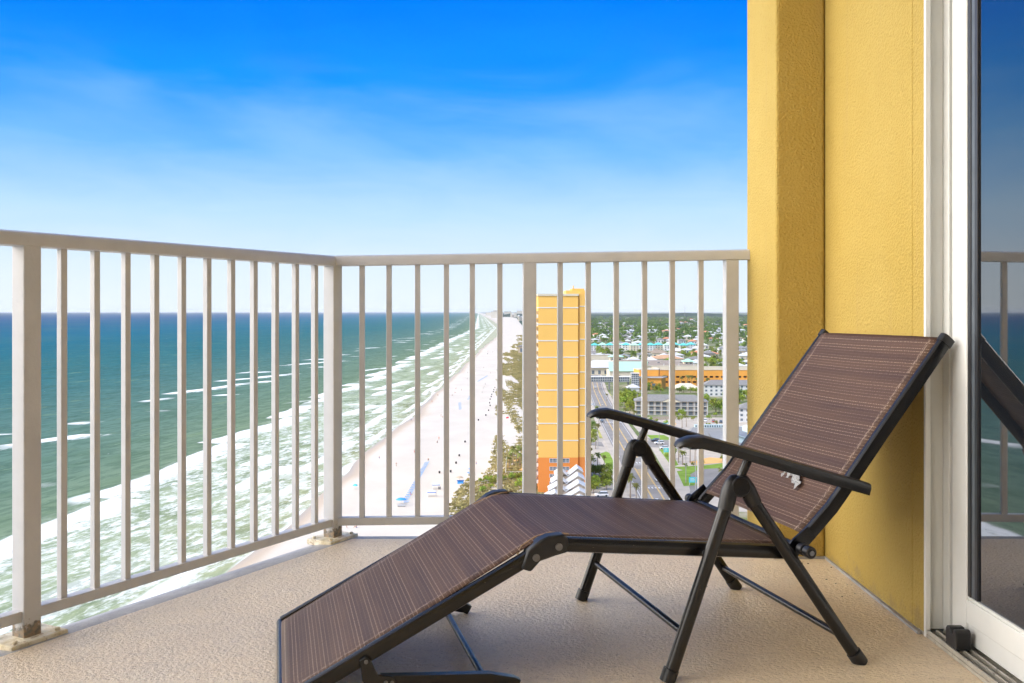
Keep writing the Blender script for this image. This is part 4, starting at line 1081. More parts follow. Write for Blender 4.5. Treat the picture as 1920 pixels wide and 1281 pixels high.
# ---- turquoise-roofed terrace
TR = []
for i in range(14):
    px = 1098+i*15.2+rnd.uniform(-2, 2); x, y = G(px, 657+rnd.uniform(-1, 1)); h = 9
    t = house('terrace_house', 'x', 'house', x, y, 14, 14, h, M['white'] if i % 3 else M['cream'], M['turq'] if i in (3, 7, 8, 12) or i % 2 else M['mint'], 4, storeys=3, bays=3, grp='turquoise roofed terrace houses')
    TR.append((t, 'white terrace house with turquoise roof' if t.children[1].data.materials[0] == M['turq'] else 'white terrace house with mint roof'))
seq_labels(TR, None)
# ---- scattered houses back to the horizon
HS = []; roofs = [('white', 'whiteroof')]*6+[('pale grey', 'palegrey')]*3+[('grey', 'greyroof')]*2+[('terracotta', 'terracotta')]*1+[('white', 'whiteroof')]*4+[('tan', 'brownroof')]
PROTO_H = {}
def far_house(x, y, w, d, h, rkey, wkey, rise):
    key = (rkey, wkey)
    if key not in PROTO_H:
        t = house('house', 'x', 'house', x, y, 10, 10, 4, M[wkey], M[rkey], 2.2, win=True, storeys=1, bays=3)
        PROTO_H[key] = proto_tree(t); t.scale = (w/10, d/10, h/4)
        return t
    BLD.append((x-w/2, x+w/2, y-d/2, y+d/2))
    return dup(PROTO_H[key], (x, y, ZG), rnd.uniform(-.25, .25), (w/10, d/10, h/4))
n_h = 0; tries = 0
BANDS = [(676, 700, 18, 1090, 1440), (661, 676, 26, 1090, 1430), (640, 655, 32, 1095, 1420), (622, 640, 50, 1095, 1420), (606, 622, 48, 1095, 1420), (597, 606, 26, 1095, 1420)]
for pa, pb, cnt, xa, xb in BANDS:
    k = 0; tries = 0
    while k < cnt and tries < 600:
        tries += 1
        px, py = rnd.uniform(xa, xb), rnd.uniform(pa, pb); x, y = G(px, py)
        if not clear(x, y, 8) or abs(x-rc(y)) < 14: continue
        nm, rk = rnd.choice(roofs); w = rnd.uniform(12, 22)*(1 if y < 2500 else 1.6); wk = rnd.choice(['white', 'white', 'cream', 'tan'])
        t = far_house(x, y, w, rnd.uniform(10, 15)*(1 if y < 2500 else 1.5), rnd.uniform(4.5, 8), rk, wk, 2)
        t['group'] = 'houses among the trees'; HS.append((t, '%s roofed %s walled house' % (nm, wk))); k += 1
seq_labels(HS, None)
for i in range(70):
    px = rnd.uniform(1440, 2050); py = 597+(rnd.random()**1.5)*150; x, y = G(px, py)
    if clear(x, y, 8):
        nm, rk = rnd.choice(roofs); t = far_house(x, y, rnd.uniform(12, 22), rnd.uniform(10, 15), rnd.uniform(4.5, 8), rk, 'white', 2)
        t['label'] = '%s roofed house further right, hidden by the pilaster' % nm; t['group'] = 'houses hidden by the pilaster'
# resort strip behind the far beach
RS = []
for i in range(26):
    y = 1500*(1.12**i)*rnd.uniform(.97, 1.03); x = interp(DNP, y)+rnd.uniform(20, 60)*(1+y/6000)
    nm, rk = rnd.choice([('white', 'whiteroof'), ('grey', 'greyroof'), ('pale', 'palegrey')])
    t = far_house(x, y, rnd.uniform(16, 34), rnd.uniform(14, 30), rnd.uniform(7, 16)*(1+y/9000), rk, rnd.choice(['white', 'cream', 'tan']), 2); t['group'] = 'houses behind the far beach'
    RS.append((t, 'distant %s roofed beachfront house' % nm))
seq_labels(RS, None)
RS = []
for px, h, y, w in ((926, 60, 9800, 60), (930, 75, 12600, 70), (938, 55, 11000, 60), (952, 60, 12500, 90), (963, 50, 10500, 70), (975, 70, 14000, 90), (916, 45, 15000, 90)):
    x = (px-960)/F*y
    t = thing('hotel_tower', 'x', 'tower', (x, y, ZG)); b = MB(); b.box(-w/2, w/2, 0, 30, -1, h); b.build('wall', M['cream'], t)
    b = MB(); [b.box(-w/2-.5, w/2+.5, -.8, -.05, z, z+1.2) for z in range(4, h, 7)]; b.build('balcony', M['white'], t); b = MB(); b.box(-w/2-1, w/2+1, -1, 31, h+.01, h+3); b.build('roof', M['palegrey'], t)
    RS.append((t, 'pale hotel tower on the horizon'))
seq_labels(RS, None)
x, y = G(1284, 598); t = thing('radio_mast', 'thin lattice radio mast rising above the inland horizon', 'mast', (x, y, ZG))
mh = 65+ (584-573)*y/F
b = MB()
for k in range(3): a = k*2.094; b.tube([(2.2*math.cos(a), 2.2*math.sin(a), 0), (.4*math.cos(a), .4*math.sin(a), mh)], .5, 4)
b.build('mast', M['pole'], t); b = MB(); b.box(-2.5, 2.5, -.3, .3, mh*.8, mh*.8+4); b.build('antenna', M['white'], t)

# ---- trees further off: individuals until about 300 altogether, the rest as woodland
FT = []; extra = []
for pa, pb, cnt in ((672, 700, 60), (655, 672, 85), (640, 655, 90), (622, 640, 330), (606, 622, 620), (596, 606, 700), (588.5, 596, 700)):
    k = 0; tr = 0
    while k < cnt and tr < 8000:
        tr += 1; px = rnd.uniform(1092, 1425); py = rnd.uniform(pa, pb); x, y = G(px, py)
        if abs(x-rc(y)) < 12 and y < 1500: continue
        if not clear(x, y, 3 if y < 1200 else 1): continue
        nz = math.sin(x*.011+1)+math.sin(y*.006+x*.004)+math.sin(x*.021-y*.008)
        if nz < -.9 and rnd.random() < .7: continue
        sc = rnd.uniform(.75, 1.25)*(1 if y < 2200 else 1.3)
        if len(FT)+NT < 300 and y < 2200: FT.append((put_tree(rnd.choice(TREES), x, y, sc, 'broadleaf trees'), 'darker tree among houses')); k += 1
        else: extra.append((x, y, sc)); k += 1
seq_labels(FT, None)
for i in range(2600):       # the same woods go on to the right of what the railing frames
    px = rnd.uniform(1425, 2100); py = 588.5+(rnd.random()**2.2)*230; x, y = G(px, py)
    if clear(x, y, 2) and math.sin(x*.011+1)+math.sin(y*.006+x*.004)+math.sin(x*.021-y*.008) > -1.0: extra.append((x, y, rnd.uniform(.7, 1.2)))
allt = TREES+PALMS
BV = []; BF = []; off = 0
base = []
for q in range(5):
    v_, f_ = leaf_cloud(46, 4.9, 4.9, 3.9, 5.2, 1.7, None, 5, seed=70+q); base.append((np.array(v_), np.array(f_)))
for i, (x, y, sc) in enumerate(extra):
    v_, f_ = base[i % 5]; a = rnd.uniform(0, 6.28); c_, s_ = math.cos(a), math.sin(a)
    k = sc*(1 if y < 4000 else 1.6)
    vv = np.stack([v_[:, 0]*c_-v_[:, 1]*s_, v_[:, 0]*s_+v_[:, 1]*c_, v_[:, 2]], 1)*np.array([k, k, sc*1.05])+np.array([x, y, ZG])
    BV.append(vv); BF.append(f_+off); off += len(vv)
M['wood_leaf'] = leaf_mat('woodland_leaves', (.045, .080, .016), (.17, .215, .045), .02)
o = np_mesh('woodland', np.concatenate(BV), np.concatenate(BF), M['wood_leaf']); tag(o, 'dark green woodland spreading between the far houses to the horizon', 'woodland', kind='stuff')
if id(PINES[0][0]) not in used:
    o = PINES[0][0]; x, y = G(1385, 640); o.location = (x, y, ZG); o['label'] = 'tall narrow pine tree standing above the woodland near the pilaster'; o['category'] = 'tree'

# ---- dune scrub along the back of the beach
rs2 = np.random.RandomState(9); V = []; Fq = []
def scrub(x, y, r, z):
    k = rs2.randint(7, 13)
    for i in range(k):
        a, q = rs2.uniform(0, 6.28), r*math.sqrt(rs2.uniform(0, 1)); px_, py_ = x+q*math.cos(a), y+q*math.sin(a)
        h = rs2.uniform(.25, .8)*min(1, r); w = rs2.uniform(.25, .7)*max(.6, r*.6); b_ = rs2.uniform(0, 3.14); o_ = len(V); lx, ly = rs2.uniform(-.5, .5, 2)
        V.extend([(px_-w*math.cos(b_), py_-w*math.sin(b_), z-.1), (px_+w*math.cos(b_), py_+w*math.sin(b_), z-.1), (px_+w*.5*math.cos(b_)+lx, py_+w*.5*math.sin(b_)+ly, z+h), (px_-w*.6*math.cos(b_)+lx, py_-w*.6*math.sin(b_)+ly, z+h*.8)])
        Fq.append((o_, o_+1, o_+2, o_+3))
cnt = 0
while cnt < 9500:
    y = 300*(2600/300)**rs2.uniform(0, 1); xd = interp(DNP, y); u = rs2.uniform(-7, 26)
    if y < 392 and xd+u > 3 and rs2.rand() < .75: continue
    dens = math.sin(y*.045+u*.25)+math.sin(y*.017+2)+.8*math.sin(u*.6+y*.02)+u*.12
    if dens < rs2.uniform(-.6, .9): continue
    zz = float(np.interp(u/(70.0)+1, [.9, 1.05, 1.15, 1.3], [1.25, 1.9, 2.1, 1.6]))
    scrub(xd+u, y, rs2.uniform(.5, 1.5)*(1 if y < 900 else 2), zz); cnt += 1
tag(np_mesh('dune_scrub', V, Fq, M['dune']), 'olive and brown dune scrub in patches along the back of the beach', 'scrub', kind='stuff')

# ================================================================== STEPPED ZIGZAG HOUSES by the tower foot
def zigzag():
    xc, yc = 19.0, 316.0
    rows = [(11.5, 319, 1040), (10.2, 312.4, 1033), (8.9, 306, 1028), (7.6, 300.7, 1022), (6.3, 295, 1018)]
    for i, (z, yy, pl_) in enumerate(rows):
        xL = (pl_-960)/F*yy; xR = (1094-960+i*3.0)/F*yy; W_ = xR-xL
        t = thing('stepped_house', ['uppermost', 'second', 'third', 'fourth', 'lowest'][i]+' white zigzag roofed unit of the stepped row before the tower', 'house', (xL, yy, ZG), R(0), 'stepped zigzag roofed houses')
        zz = z-ZG; pts = [(0, 0), (W_*.24, 1.7), (W_*.46, -.2), (W_*.80, 2.4), (W_, 1.1)]
        b = MB(); vs = []
        for x_, h_ in pts: vs += [(x_, 0, zz+h_), (x_, 6.6, zz+h_+.15), (x_, 0, zz+h_-.28), (x_, 6.6, zz+h_-.13)]
        fs = []
        for k in range(len(pts)-1):
            a, c = 4*k, 4*k+4; fs += [(a, c, c+1, a+1), (a+2, a+3, c+3, c+2), (a, a+2, c+2, c), (a+1, c+1, c+3, a+3)]
        fs += [(0, 1, 3, 2), (16, 18, 19, 17)]
        b.add(vs, fs); b.build('roof', M['whiteroof'], t)
        b = MB(); b.prism([(.2, .35), (W_-.2, .35), (W_-.2, 6.5), (.2, 6.5)], -.3, zz-.35)
        pr = [(.2, zz-.36)]+[(max(.2, min(W_-.2, x_)), zz+h_-.30) for x_, h_ in pts]+[(W_-.2, zz-.36)]
        vs = [(x_, .35, h_) for x_, h_ in pr]; b.add(vs, [tuple(range(len(vs)))])
        b.build('wall', M['tan'], t)
        for k in range(3): b = MB(); xx = W_*(.15+.28*k); b.box(xx, xx+1.2, .28, .36, zz-2.6, zz-1.2); b.build('window', M['pane'], t)
    BLD.append((9, 30, 294, 330))
zigzag()
# ---- pool terrace left of the tower
b = MB(); b.sheet([G(954, 858), G(985, 858), G(985, 890), G(948, 890)], ZG+.7); o = b.build('pool_deck', M['orangemulch']); tag(o, kind='structure')
x, y = G(977, 871); t = thing('swimming_pool', 'small turquoise swimming pool set in the tan deck beside the tower', 'pool', (x, y, ZG+.7))
b = MB(); b.prism([(-1.6, -2.5), (1.4, -2.8), (2, 0), (1.2, 2.6), (-1.4, 2.2), (-2, 0)], .02, .06); b.build('water', M['pool'], t)
b = MB(); b.prism([(-1.9, -2.9), (1.7, -3.2), (2.4, 0), (1.5, 3.0), (-1.7, 2.6), (-2.4, 0)], .005, .03); b.build('rim', M['cream'], t)
def fence(name, label, p0, p1, h=1.1, z=ZG, mat=None, n=None, cat='fence'):
    (x0, y0), (x1, y1) = G(*p0), G(*p1); t = thing(name, label, cat, (x0, y0, z)); a = Vector((x1-x0, y1-y0, 0)); L = a.length; d = a.normalized(); n = n or max(2, int(L/2.4))
    for hh in (h, h*.5): b = MB(); b.tube([d*0+Vector((0, 0, hh)), a+Vector((0, 0, hh))], .07, 4); b.build('rail', mat or M['white'], t)
    for k in range(n+1): b = MB(); p = a*(k/n); b.tube([p+Vector((0, 0, -.3)), p+Vector((0, 0, h+.08))], .07, 4); b.build('post', mat or M['white'], t)
fence('deck_fence', 'white fence along the sea side of the pool deck', (950, 862), (948, 892), z=ZG+.3)
fence('deck_fence', 'white fence across the near end of the pool deck', (948, 893), (985, 892), 1.3, z=ZG+.3)
fence('deck_fence', 'grey wooden fence standing on the lawn below the boardwalk', (947, 910), (972, 909), 1.2, mat=M['wood'])
def boardwalk():
    (x0, y0), (x1, y1) = G(900, 906, 2.4), G(948, 900, 2.4); t = thing('boardwalk', 'pale wooden boardwalk crossing the dune scrub to the beach', 'boardwalk', (x0, y0, 2.2)); a = Vector((x1-x0, y1-y0, 0)); d = a.normalized(); w = Vector((-d.y, d.x, 0))
    for k in range(int(a.length/.6)):
        p = d*k*.6; b = MB() if k == 0 else b; b.add([p-w*.8, p+w*.8, p+w*.8+d*.5, p-w*.8+d*.5], [(0, 1, 2, 3)])
    b.build('decking', M['wood'], t)
    for e in (-.8, .8):
        b = MB(); b.tube([w*e+Vector((0, 0, .9)), a+w*e+Vector((0, 0, .9))], .06, 4); b.build('handrail', M['white'], t)
        for k in range(9): b = MB(); p = a*k/8+w*e; b.tube([p+Vector((0, 0, -1.5)), p+Vector((0, 0, .95))], .07, 4); b.build('post', M['wood'], t)
boardwalk()
ground('grass', M['grass'], [(938, 914), (1000, 908), (1000, 935), (930, 935)], .05)
def shrub_row():
    L = []
    for px, py, sc in ((903, 911, .4), (915, 909, .45), (926, 911, .4), (936, 905, .45), (944, 906, .4), (962, 903, .45), (976, 905, .5), (981, 912, .5), (970, 917, .35), (1108, 893, .5), (1098, 890, .5), (1080, 886, .5), (905, 925, .35), (921, 918, .3)):
        x, y = G(px, py); L.append((put_tree(rnd.choice(TREES[:2]), x, y, sc, 'low shrubs near the tower'), 'low rounded green shrub'))
    for o, _ in L: o.name = 'shrub'; o['category'] = 'shrub'
    seq_labels(L, None)
shrub_row()

# ================================================================== VEHICLES, SIGNS, POLES
def car(name, label, px, py, rz, paintm, suv=True, group=None):
    x, y = G(px, py); t = thing(name, label, 'car', (x, y, ZG+.05), rz, group)
    L, W_ = 4.7, 1.86; hb = .95 if suv else .82; ht = 1.72 if suv else 1.42
    prof = [(-L/2, .35), (-L/2, hb-.1), (-L/2+.15, hb), (-L/2+1.15, hb+.06), (L/2-.15, hb+.03), (L/2, hb-.2), (L/2, .35)]
    def ex(mb, pr, w0, w1, z_in=0):
        n_ = len(pr); mb.add([(a, -w0, z) for a, z in pr]+[(a, w0, z) for a, z in pr], [tuple(range(n_)), tuple(range(n_, 2*n_))[::-1]]+[(i+n_, (i+1) % n_+n_, (i+1) % n_, i) for i in range(n_)])
    b = MB(); ex(b, prof, W_/2, W_/2); bd = b.build('body', paintm, t, bevel=.08)
    cab = [(-L/2+1.15, hb+.05), (-L/2+1.9, ht-.04), (L/2-(.5 if suv else 1.1), ht-.04), (L/2-.2 if suv else L/2-.7, hb+.03)]
    b = MB(); ex(b, cab, W_/2-.12, 0); b.build('window', M['pane'], t)
    b = MB(); b.box(-L/2+1.85, L/2-(.45 if suv else 1.05), -W_/2+.14, W_/2-.14, ht-.04, ht); b.build('roof', paintm, t, bevel=.03)
    for sx in (-1.45, 1.45):
        for sy in (-1, 1): b = MB(); b.tube([(sx, sy*(W_/2-.2), .34), (sx, sy*(W_/2+.02), .34)], .34, 12); b.build('wheel', M['rubber'], t)
    for sy in (-.65, .65):
        b = MB(); b.box(-L/2-.03, -L/2+.05, sy-.18, sy+.18, .6, .76); b.build('headlight', M['white'], t)
        b = MB(); b.box(L/2-.05, L/2+.03, sy-.16, sy+.16, .62, .8); b.build('taillight', M['carred'], t)
    return t
UPR = R(90)-.03
car('parked_car', 'white estate car parked beside shrubs left of the road', 1128, 931, R(8), M['carwhite'])
car('driving_car', 'dark car driving up the left lane by the armrest tip', 1129, 792, UPR, M['cardark'], False)
car('driving_car', 'white car high up the road beside the tower', 1111, 761, UPR, M['carwhite'], False)
car('driving_car', 'dark car waiting at the painted crossing right of the centre lane', 1217, 878, UPR, M['cardark'], False)
car('parked_car', 'dark car in the lot above two white ones', 1229, 828.5, R(5), M['cardark'])
car('parked_car', 'silver white pickup sized car parked under the lot lamp', 1236, 833, R(3), M['carwhite'])
car('parked_car', 'white saloon car parked nearest in the small lot', 1246, 842, R(2), M['carwhite'], False)
car('parked_car', 'dark car parked left in the small lot under the armrest', 1206, 813, R(30), M['cardark'])
car('driving_car', 'white car on the road under the footbridge', 1116, 727, UPR, M['carwhite'], False)
car('parked_car', 'red car parked by the glass stair tower', 1196, 727, R(10), M['carred'], False)
def sign(label, px, py, h, w, hh, m):
    x, y = G(px, py); t = thing('roadside_sign', label, 'sign', (x, y, ZG))
    for e in (-1, 1): b = MB(); b.tube([(e*w*.42, 0, -.2), (e*w*.42, 0, h+hh)], .10, 6); b.build('post', M['white'], t)
    b = MB(); b.box(-w/2, w/2, -.14, .14, h, h+hh); f = b.build('sign_board', m, t)
    b = MB()
    r = random.Random(px)
    for k in range(3):        # a few pale strokes, too small to be read
        y_ = h+hh*(.25+.22*k); x_ = -w*.34
        b.box(x_, x_+w*r.uniform(.45, .66), -.16, -.141, y_, y_+hh*.09)
    b.build('lettering', M['white'], f)
sign('turquoise and white roadside sign on the grass by the curved drive', 1299, 910, 1.0, 2.8, 2.0, M['signt'])
sign('turquoise roadside sign below the car lot', 1249, 853, 1.2, 2.2, 1.8, M['signt'])
def lamp(label, px, py, h, name='utility_pole', arm=False):
    x, y = G(px, py); t = thing(name, label, 'pole', (x, y, ZG))
    b = MB(); b.tube([(0, 0, -.3), (0, 0, h)], [.17, .11], 8); b.build('pole', M['pole'], t)
    if arm: b = MB(); b.tube([(0, 0, h-.2), (-1.6, 0, h+.1)], .06, 5); b.box(-2.2, -1.5, -.15, .15, h+.02, h+.18); b.build('lamp_head', M['white'], t)
    else: b = MB(); b.box(-1.1, 1.1, -.06, .06, h-.9, h-.75); b.box(-.8, .8, -.06, .06, h-1.8, h-1.65); b.build('crossarm', M['pole'], t)
lamp('bare grey utility pole in the grass before the palms', 1286, 905, 11)
lamp('tall utility pole rising beside the turquoise sign', 1304, 930, 13)
lamp('slim street lamp at the car lot', 1236, 846, 9, 'street_lamp', True)
lamp('street lamp left of the road near the crossing', 1121, 840, 9, 'street_lamp', True)
lamp('street lamp right of the upper road', 1158, 745, 10, 'street_lamp', True)
lamp('utility pole before the white veranda block', 1195, 770, 11)
lamp('street lamp between road and mint hall', 1146, 742, 9, 'street_lamp', True)
lamp('tall lamp post beside the glass stair tower', 1178, 728, 12, 'street_lamp', True)
x, y = G(1240, 794); t = thing('swimming_pool', 'turquoise pool behind the low wall by the veranda block', 'pool', (x, y, ZG))
b = MB(); b.prism([(-5, -3), (5, -3), (5, 2), (0, 3), (-5, 2)], .10, .14); b.build('water', M['pool'], t)
b = MB(); b.prism([(-7, -5), (8, -5), (8, 4), (-7, 4)], .03, .09); b.build('deck', M['orangemulch'], t)
def lowwall(label, p0, p1, h, m):
    (x0, y0), (x1, y1) = G(*p0), G(*p1); t = thing('boundary_wall', label, 'wall', (x0, y0, ZG)); a = Vector((x1-x0, y1-y0, 0)); d = a.normalized(); w = Vector((-d.y, d.x, 0))*.15
    b = MB(); b.prism([(v.x, v.y) for v in (-w, a-w, a+w, w)], -.2, h); b.build('wall_face', m, t)
    w2 = w*1.5; b = MB(); b.prism([(v.x, v.y) for v in (-w2, a-w2, a+w2, w2)], h+.002, h+.14); b.build('coping', M['cream'], t)
lowwall('low brown wall in front of the veranda block', (1218, 788), (1268, 786), 1.8, M['wood'])
lowwall('low cream wall around the restaurant lot', (1196, 800), (1262, 802), 1.4, M['cream'])

# ================================================================== BEACH LIFE
def person(name, label, px, py, pose, cloth, z=None, grp='people on the beach', rz=None):
    zz = 1.0 if z is None else z; x, y = G(px, py, zz)
    vs = {'stand': [((0, 0, .95), .15), ((0, 0, 1.18), .13), ((0, 0, 1.42), .15), ((0, 0, 1.52), .06), ((0, 0, 1.66), .105), ((0, 0, 1.76), .06), ((.20, 0, 1.40), .055), ((.27, .03, 1.12), .045), ((.25, .12, .88), .035), ((-.20, 0, 1.40), .055), ((-.27, .03, 1.12), .045), ((-.24, .10, .88), .035), ((.10, 0, .86), .10), ((.11, .05, .48), .065), ((.11, 0, .07), .04), ((.11, .14, .04), .04), ((-.10, 0, .86), .10), ((-.12, -.05, .48), .065), ((-.13, -.16, .08), .04), ((-.13, -.04, .04), .04)],
          'sit': [((0, 0, .16), .16), ((0, -.05, .40), .13), ((0, -.10, .64), .15), ((0, -.10, .75), .06), ((0, -.08, .88), .105), ((0, -.07, .98), .06), ((.20, -.1, .62), .055), ((.30, -.02, .38), .045), ((.24, .2, .30), .035), ((-.20, -.1, .62), .055), ((-.30, -.02, .38), .045), ((-.24, .2, .30), .035), ((.11, .08, .15), .10), ((.14, .45, .42), .065), ((.14, .75, .07), .04), ((.14, .90, .05), .04), ((-.11, .08, .15), .10), ((-.14, .48, .38), .065), ((-.14, .8, .07), .04), ((-.14, .95, .05), .04)]}[pose]
    ed = [(0, 1), (1, 2), (2, 3), (3, 4), (4, 5), (2, 6), (6, 7), (7, 8), (2, 9), (9, 10), (10, 11), (0, 12), (12, 13), (13, 14), (14, 15), (0, 16), (16, 17), (17, 18), (18, 19)]
    t = thing(name, label, 'person', (x, y, zz), rnd.uniform(0, 6) if rz is None else rz, grp)
    key = 'body_'+pose
    if key not in PM:
        me = bpy.data.meshes.new('body'); me.from_pydata([v for v, _ in vs], ed, []); me.materials.append(M['skin']); PM[key] = me; made = True
        o = bpy.data.objects.new('body', me); COL.objects.link(o); o.parent = t
        sk = o.modifiers.new('skin', 'SKIN')
        for d_, (_, r) in zip(me.skin_vertices[0].data, vs): d_.radius = (r, r)
        me.skin_vertices[0].data[0].use_root = True
        sb = o.modifiers.new('sub', 'SUBSURF'); sb.levels = 1; sb.render_levels = 1; PM[key+'o'] = o
    else:
        o = PM[key+'o'].copy(); COL.objects.link(o); o.parent = t
    hips = vs[0][0]
    b = MB(); b.tube([(hips[0], hips[1], hips[2]-.16), (hips[0], hips[1], hips[2]-.02), (hips[0], hips[1], hips[2]+.12)], [.19, .205, .17], 8, sx=1); b.build('swimwear', cloth, t)
    hd = vs[4][0]; b = MB(); b.tube([(hd[0], hd[1]-.03, hd[2]-.02), (hd[0], hd[1]-.02, hd[2]+.08), (hd[0], hd[1], hd[2]+.14)], [.125, .13, .05], 8); b.build('hair', M['wood'] if int(px) % 2 else M['rubber'], t)
    return t
PM = {}
cl = [(M['blue'], 'blue'), (M['red'], 'red'), (M['rubber'], 'black'), (M['white'], 'white'), (M['signt'], 'turquoise')]
PP = []
for i, (px, py, z, pose) in enumerate(((711, 862, .4, 'stand'), (777, 850, .9, 'stand'), (781, 848, .9, 'sit'), (743, 875, .8, 'stand'), (650, 990, .9, 'stand'), (668, 989, .9, 'sit'), (810, 755, .4, 'stand'), (821, 743, .4, 'stand'), (827, 782, .8, 'stand'), (830, 783, .8, 'sit'),
                                 (771, 790, .3, 'stand'), (823, 825, .9, 'stand'), (820, 830, .9, 'sit'), (881, 740, .9, 'stand'), (904, 738, .9, 'stand'), (910, 722, .9, 'stand'), (853, 737, .9, 'sit'), (848, 742, .9, 'sit'), (865, 733, .9, 'stand'), (876, 712, .8, 'stand'), (893, 873, .9, 'stand'), (770, 928, .9, 'sit'), (803, 863, .9, 'sit'),
                                 (908, 726, .9, 'sit'), (906, 730, .9, 'stand'), (932, 735, .9, 'sit'), (915, 660, .6, 'stand'), (924, 661, .9, 'stand'), (907, 690, .9, 'sit'), (877, 700, .9, 'stand'), (920, 700, .9, 'sit'), (855, 729, .9, 'sit'))):
    m_, cn = cl[i % 5]; PP.append((person('person', 'x', px, py, pose, m_, z), ('standing' if pose == 'stand' else 'sitting')+' beachgoer in %s swimwear' % cn))
seq_labels(PP, None)
def lounger_far(px, py, rz, m):
    x, y = G(px, py, .95); t = thing('beach_lounger', 'x', 'beach lounger', (x, y, .95), rz, 'blue beach loungers in rows')
    b = MB(); b.box(-.95, .35, -.33, .33, .28, .36); b.add([(.35, -.33, .30), (.35, .33, .30), (.95, .33, .72), (.95, -.33, .72), (.35, -.33, .38), (.35, .33, .38), (.92, .33, .80), (.92, -.33, .80)], [(0, 1, 2, 3), (7, 6, 5, 4), (0, 4, 5, 1), (1, 5, 6, 2), (2, 6, 7, 3), (3, 7, 4, 0)]); b.build('cushion', m, t)
    for sx in (-.85, .3):
        for sy in (-.3, .3): b = MB(); b.tube([(sx, sy, 0), (sx, sy, .28)], .04, 4); b.build('leg', M['white'], t)
    return t
pl = lounger_far(762, 943, R(0), M['bluel']); PLt = proto_tree(pl); LL = [(pl, 'blue lounger in the slanting row')]
xa, ya = G(759, 943, .95); xb, yb = G(802, 866, .95); nrow = 27
for k in range(1, nrow):
    q = k/nrow
    LL.append((dup(PLt, (xa+(xb-xa)*q, ya+(yb-ya)*q, .95), R(0)), 'blue lounger in the slanting row'))
for (p0, p1, n_) in (((862, 756), (863, 770), 9), ((878, 750), (882, 742), 5), ((896, 716), (914, 705), 16), ((884, 890), (878, 886), 3)):
    xa, ya = G(*p0, .95); xb, yb = G(*p1, .95)
    for k in range(n_): LL.append((dup(PLt, (xa+(xb-xa)*k/n_, ya+(yb-ya)*k/n_, .95), R(0)), 'blue lounger of the farther groups'))
seq_labels(LL, None)
def umbrella(label, px, py, m, r=1.7, h=2.4, name='beach_umbrella'):
    x, y = G(px, py, .95); t = thing(name, label, 'umbrella', (x, y, .95))
    b = MB(); b.tube([(0, 0, 0), (0, 0, h)], .05, 6); b.build('pole', M['white'], t)
    b = MB(); n_ = 10; vs = [(0, 0, h+.1)]+[(r*.6*math.cos(6.283*k/n_), r*.6*math.sin(6.283*k/n_), h-.15) for k in range(n_)]+[(r*math.cos(6.283*k/n_), r*math.sin(6.283*k/n_), h-.6) for k in range(n_)]
    b.add(vs, [(0, 1+k, 1+(k+1) % n_) for k in range(n_)]+[(1+k, 1+n_+k, 1+n_+(k+1) % n_, 1+(k+1) % n_) for k in range(n_)]); b.build('canopy', m, t)
umbrella('big blue beach umbrella at the near end of the lounger row', 752, 947, M['bluel'], 1.8)
umbrella('brown umbrella over the rental stand on the sand', 862, 908, M['tan'], 1.5, 3.0)
umbrella('small turquoise umbrella shading sitters near the corner post', 666, 916, M['signt'], 1.0, 1.6)
umbrella('blue umbrella standing right of the rental stand', 884, 886, M['bluel'], 1.2, 2.0)
UM = []
x, y = G(862, 908, .95); t = thing('rental_stand', 'blue rental stand box beneath the brown umbrella', 'stand', (x+.3, y-.2, .95))
b = MB(); b.box(-1.1, 1.1, -.7, .7, 0, 1.3); b.build('counter', M['bluel'], t); b = MB(); b.box(-1.3, 1.3, -.9, .9, 1.302, 1.42); b.build('top', M['blue'], t)
x, y = G(752, 949, .95); t = thing('storage_box', 'grey storage box beneath the big blue umbrella', 'box', (x+.2, y-1.0, .95))
b = MB(); b.box(-1.2, 1.2, -.4, .4, 0, .45); b.build('box_body', M['palegrey'], t, bevel=.03); b = MB(); b.box(-1.25, 1.25, -.45, .45, .452, .54); b.build('lid', M['white'], t)
BN = []
for px, py in ((872, 830), (861, 856), (855, 870), (845, 886), (897, 789), (918, 757), (919, 762), (916, 771), (919, 750), (921, 745), (922, 741), (925, 736), (926, 732), (928, 728), (824, 888), (824, 918), (914, 664), (911, 780)):
    x, y = G(px, py, 1.0)
    if not BN:
        t = thing('rubbish_bin', 'x', 'bin', (x, y, 1.0), 0, 'dark rubbish bins on the sand'); b = MB(); b.tube([(0, 0, 0), (0, 0, 1.0)], [.36, .40], 10); b.build('barrel', M['rubber'], t); b = MB(); b.tube([(0, 0, 1.0), (0, 0, 1.08)], [.43, .38], 10); b.build('lid', M['pole'], t); pb = proto_tree(t)
    else: t = dup(pb, (x, y, 1.0))
    BN.append((t, 'dark rubbish barrel on the sand'))
seq_labels(BN, None)
def canopy(label, px, py, w):
    x, y = G(px, py, .95); t = thing('shade_canopy', label, 'canopy', (x, y, .95))
    for sx in (-1, 1):
        for sy in (-1, 1): b = MB(); b.tube([(sx*w/2, sy*w/2, 0), (sx*w/2, sy*w/2, 2)], .05, 4); b.build('pole', M['white'], t)
    b = MB(); W_ = w/2+.1; b.add([(-W_, -W_, 2), (W_, -W_, 2), (W_, W_, 2), (-W_, W_, 2), (0, 0, 2.6)], [(0, 1, 4), (1, 2, 4), (2, 3, 4), (3, 0, 4)]); b.build('roof', M['white'], t)
    b = MB(); b.box(-W_, W_, -W_-.02, -W_, 1.75, 2.0); b.build('valance', M['blue'], t)
canopy('white canopy with blue edge, upper one right of the lounger row', 818, 918, 2.6)
canopy('white canopy with blue edge, lower one right of the lounger row', 810, 932, 2.8)
x, y = G(954, 792, 1.6); t = thing('warning_flag', 'red warning flag flying at the dune edge', 'flag', (x, y, 1.6))
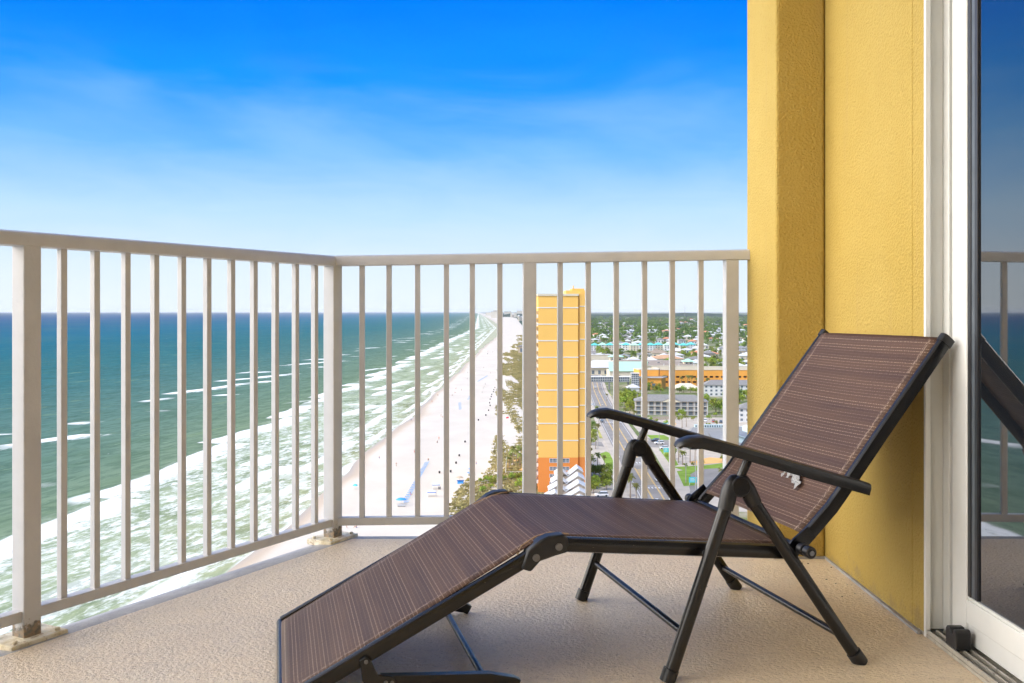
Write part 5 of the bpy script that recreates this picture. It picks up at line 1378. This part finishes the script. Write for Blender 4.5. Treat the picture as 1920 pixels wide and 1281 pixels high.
b = MB(); b.tube([(0, 0, 0), (0, 0, 3.2)], .06, 5); b.build('pole', M['white'], t)
b = MB(); b.add([(0, 0, 3.2), (-.9, -.1, 3.25), (-1.6, .1, 2.9), (0, 0, 2.3), (-.8, -.08, 2.3), (-1.4, .1, 2.1)], [(0, 1, 4, 3), (1, 2, 5, 4)]); b.build('flag_cloth', M['red'], t)

# a few more cars and shrubs in the lots right of the road
car('parked_car', 'red car parked behind the restaurant clerestory roof', 1338, 792, R(80), M['carred'], False)
car('parked_car', 'white car parked between veranda block and restaurant roof', 1322, 791, R(85), M['carwhite'])
car('parked_car', 'dark car parked furthest right behind the restaurant', 1352, 793, R(80), M['cardark'], False)
car('driving_car', 'white car in the near right lane of the road', 1233, 902, UPR, M['carwhite'], False)
SH = []
for px, py, sc in ((1220, 791, .35), (1231, 793, .3), (1249, 797, .35), (1262, 799, .3), (1274, 790, .35), (1300, 789, .35), (1312, 795, .3), (1328, 803, .4), (1346, 806, .35), (1205, 793, .4), (1214, 799, .35), (1330, 788, .4), (1356, 782, .45), (1364, 788, .4), (1342, 782, .35),
                   (1262, 870, .25), (1285, 877, .25), (1300, 875, .25), (1318, 871, .25), (1251, 860, .3), (1257, 868, .3), (1355, 866, .4), (1362, 884, .5), (1372, 890, .5)):
    x, y = G(px, py); q = put_tree(rnd.choice(TREES[:2]), x, y, sc, 'shrubs in the lots'); q.name = 'shrub'; q['category'] = 'shrub'; SH.append((q, 'small round shrub in the lot'))
seq_labels(SH, None)
# ================================================================== HAZE: one closed box of thin air
hm = bpy.data.materials.new('thin_sea_air'); hm.use_nodes = True; nt = hm.node_tree; nt.nodes.remove(nt.nodes['Principled BSDF'])
pv = nt.nodes.new('ShaderNodeVolumePrincipled'); pv.inputs['Color'].default_value = (.88, .95, 1.0, 1); pv.inputs['Density'].default_value = 1.8e-5; pv.inputs['Anisotropy'].default_value = 0.0
nt.links.new(pv.outputs[0], nt.nodes['Material Output'].inputs['Volume'])
b = MB(); b.box(-65000, 65000, -21000, 65000, -3, 135); tag(b.build('haze', hm), kind='stuff')
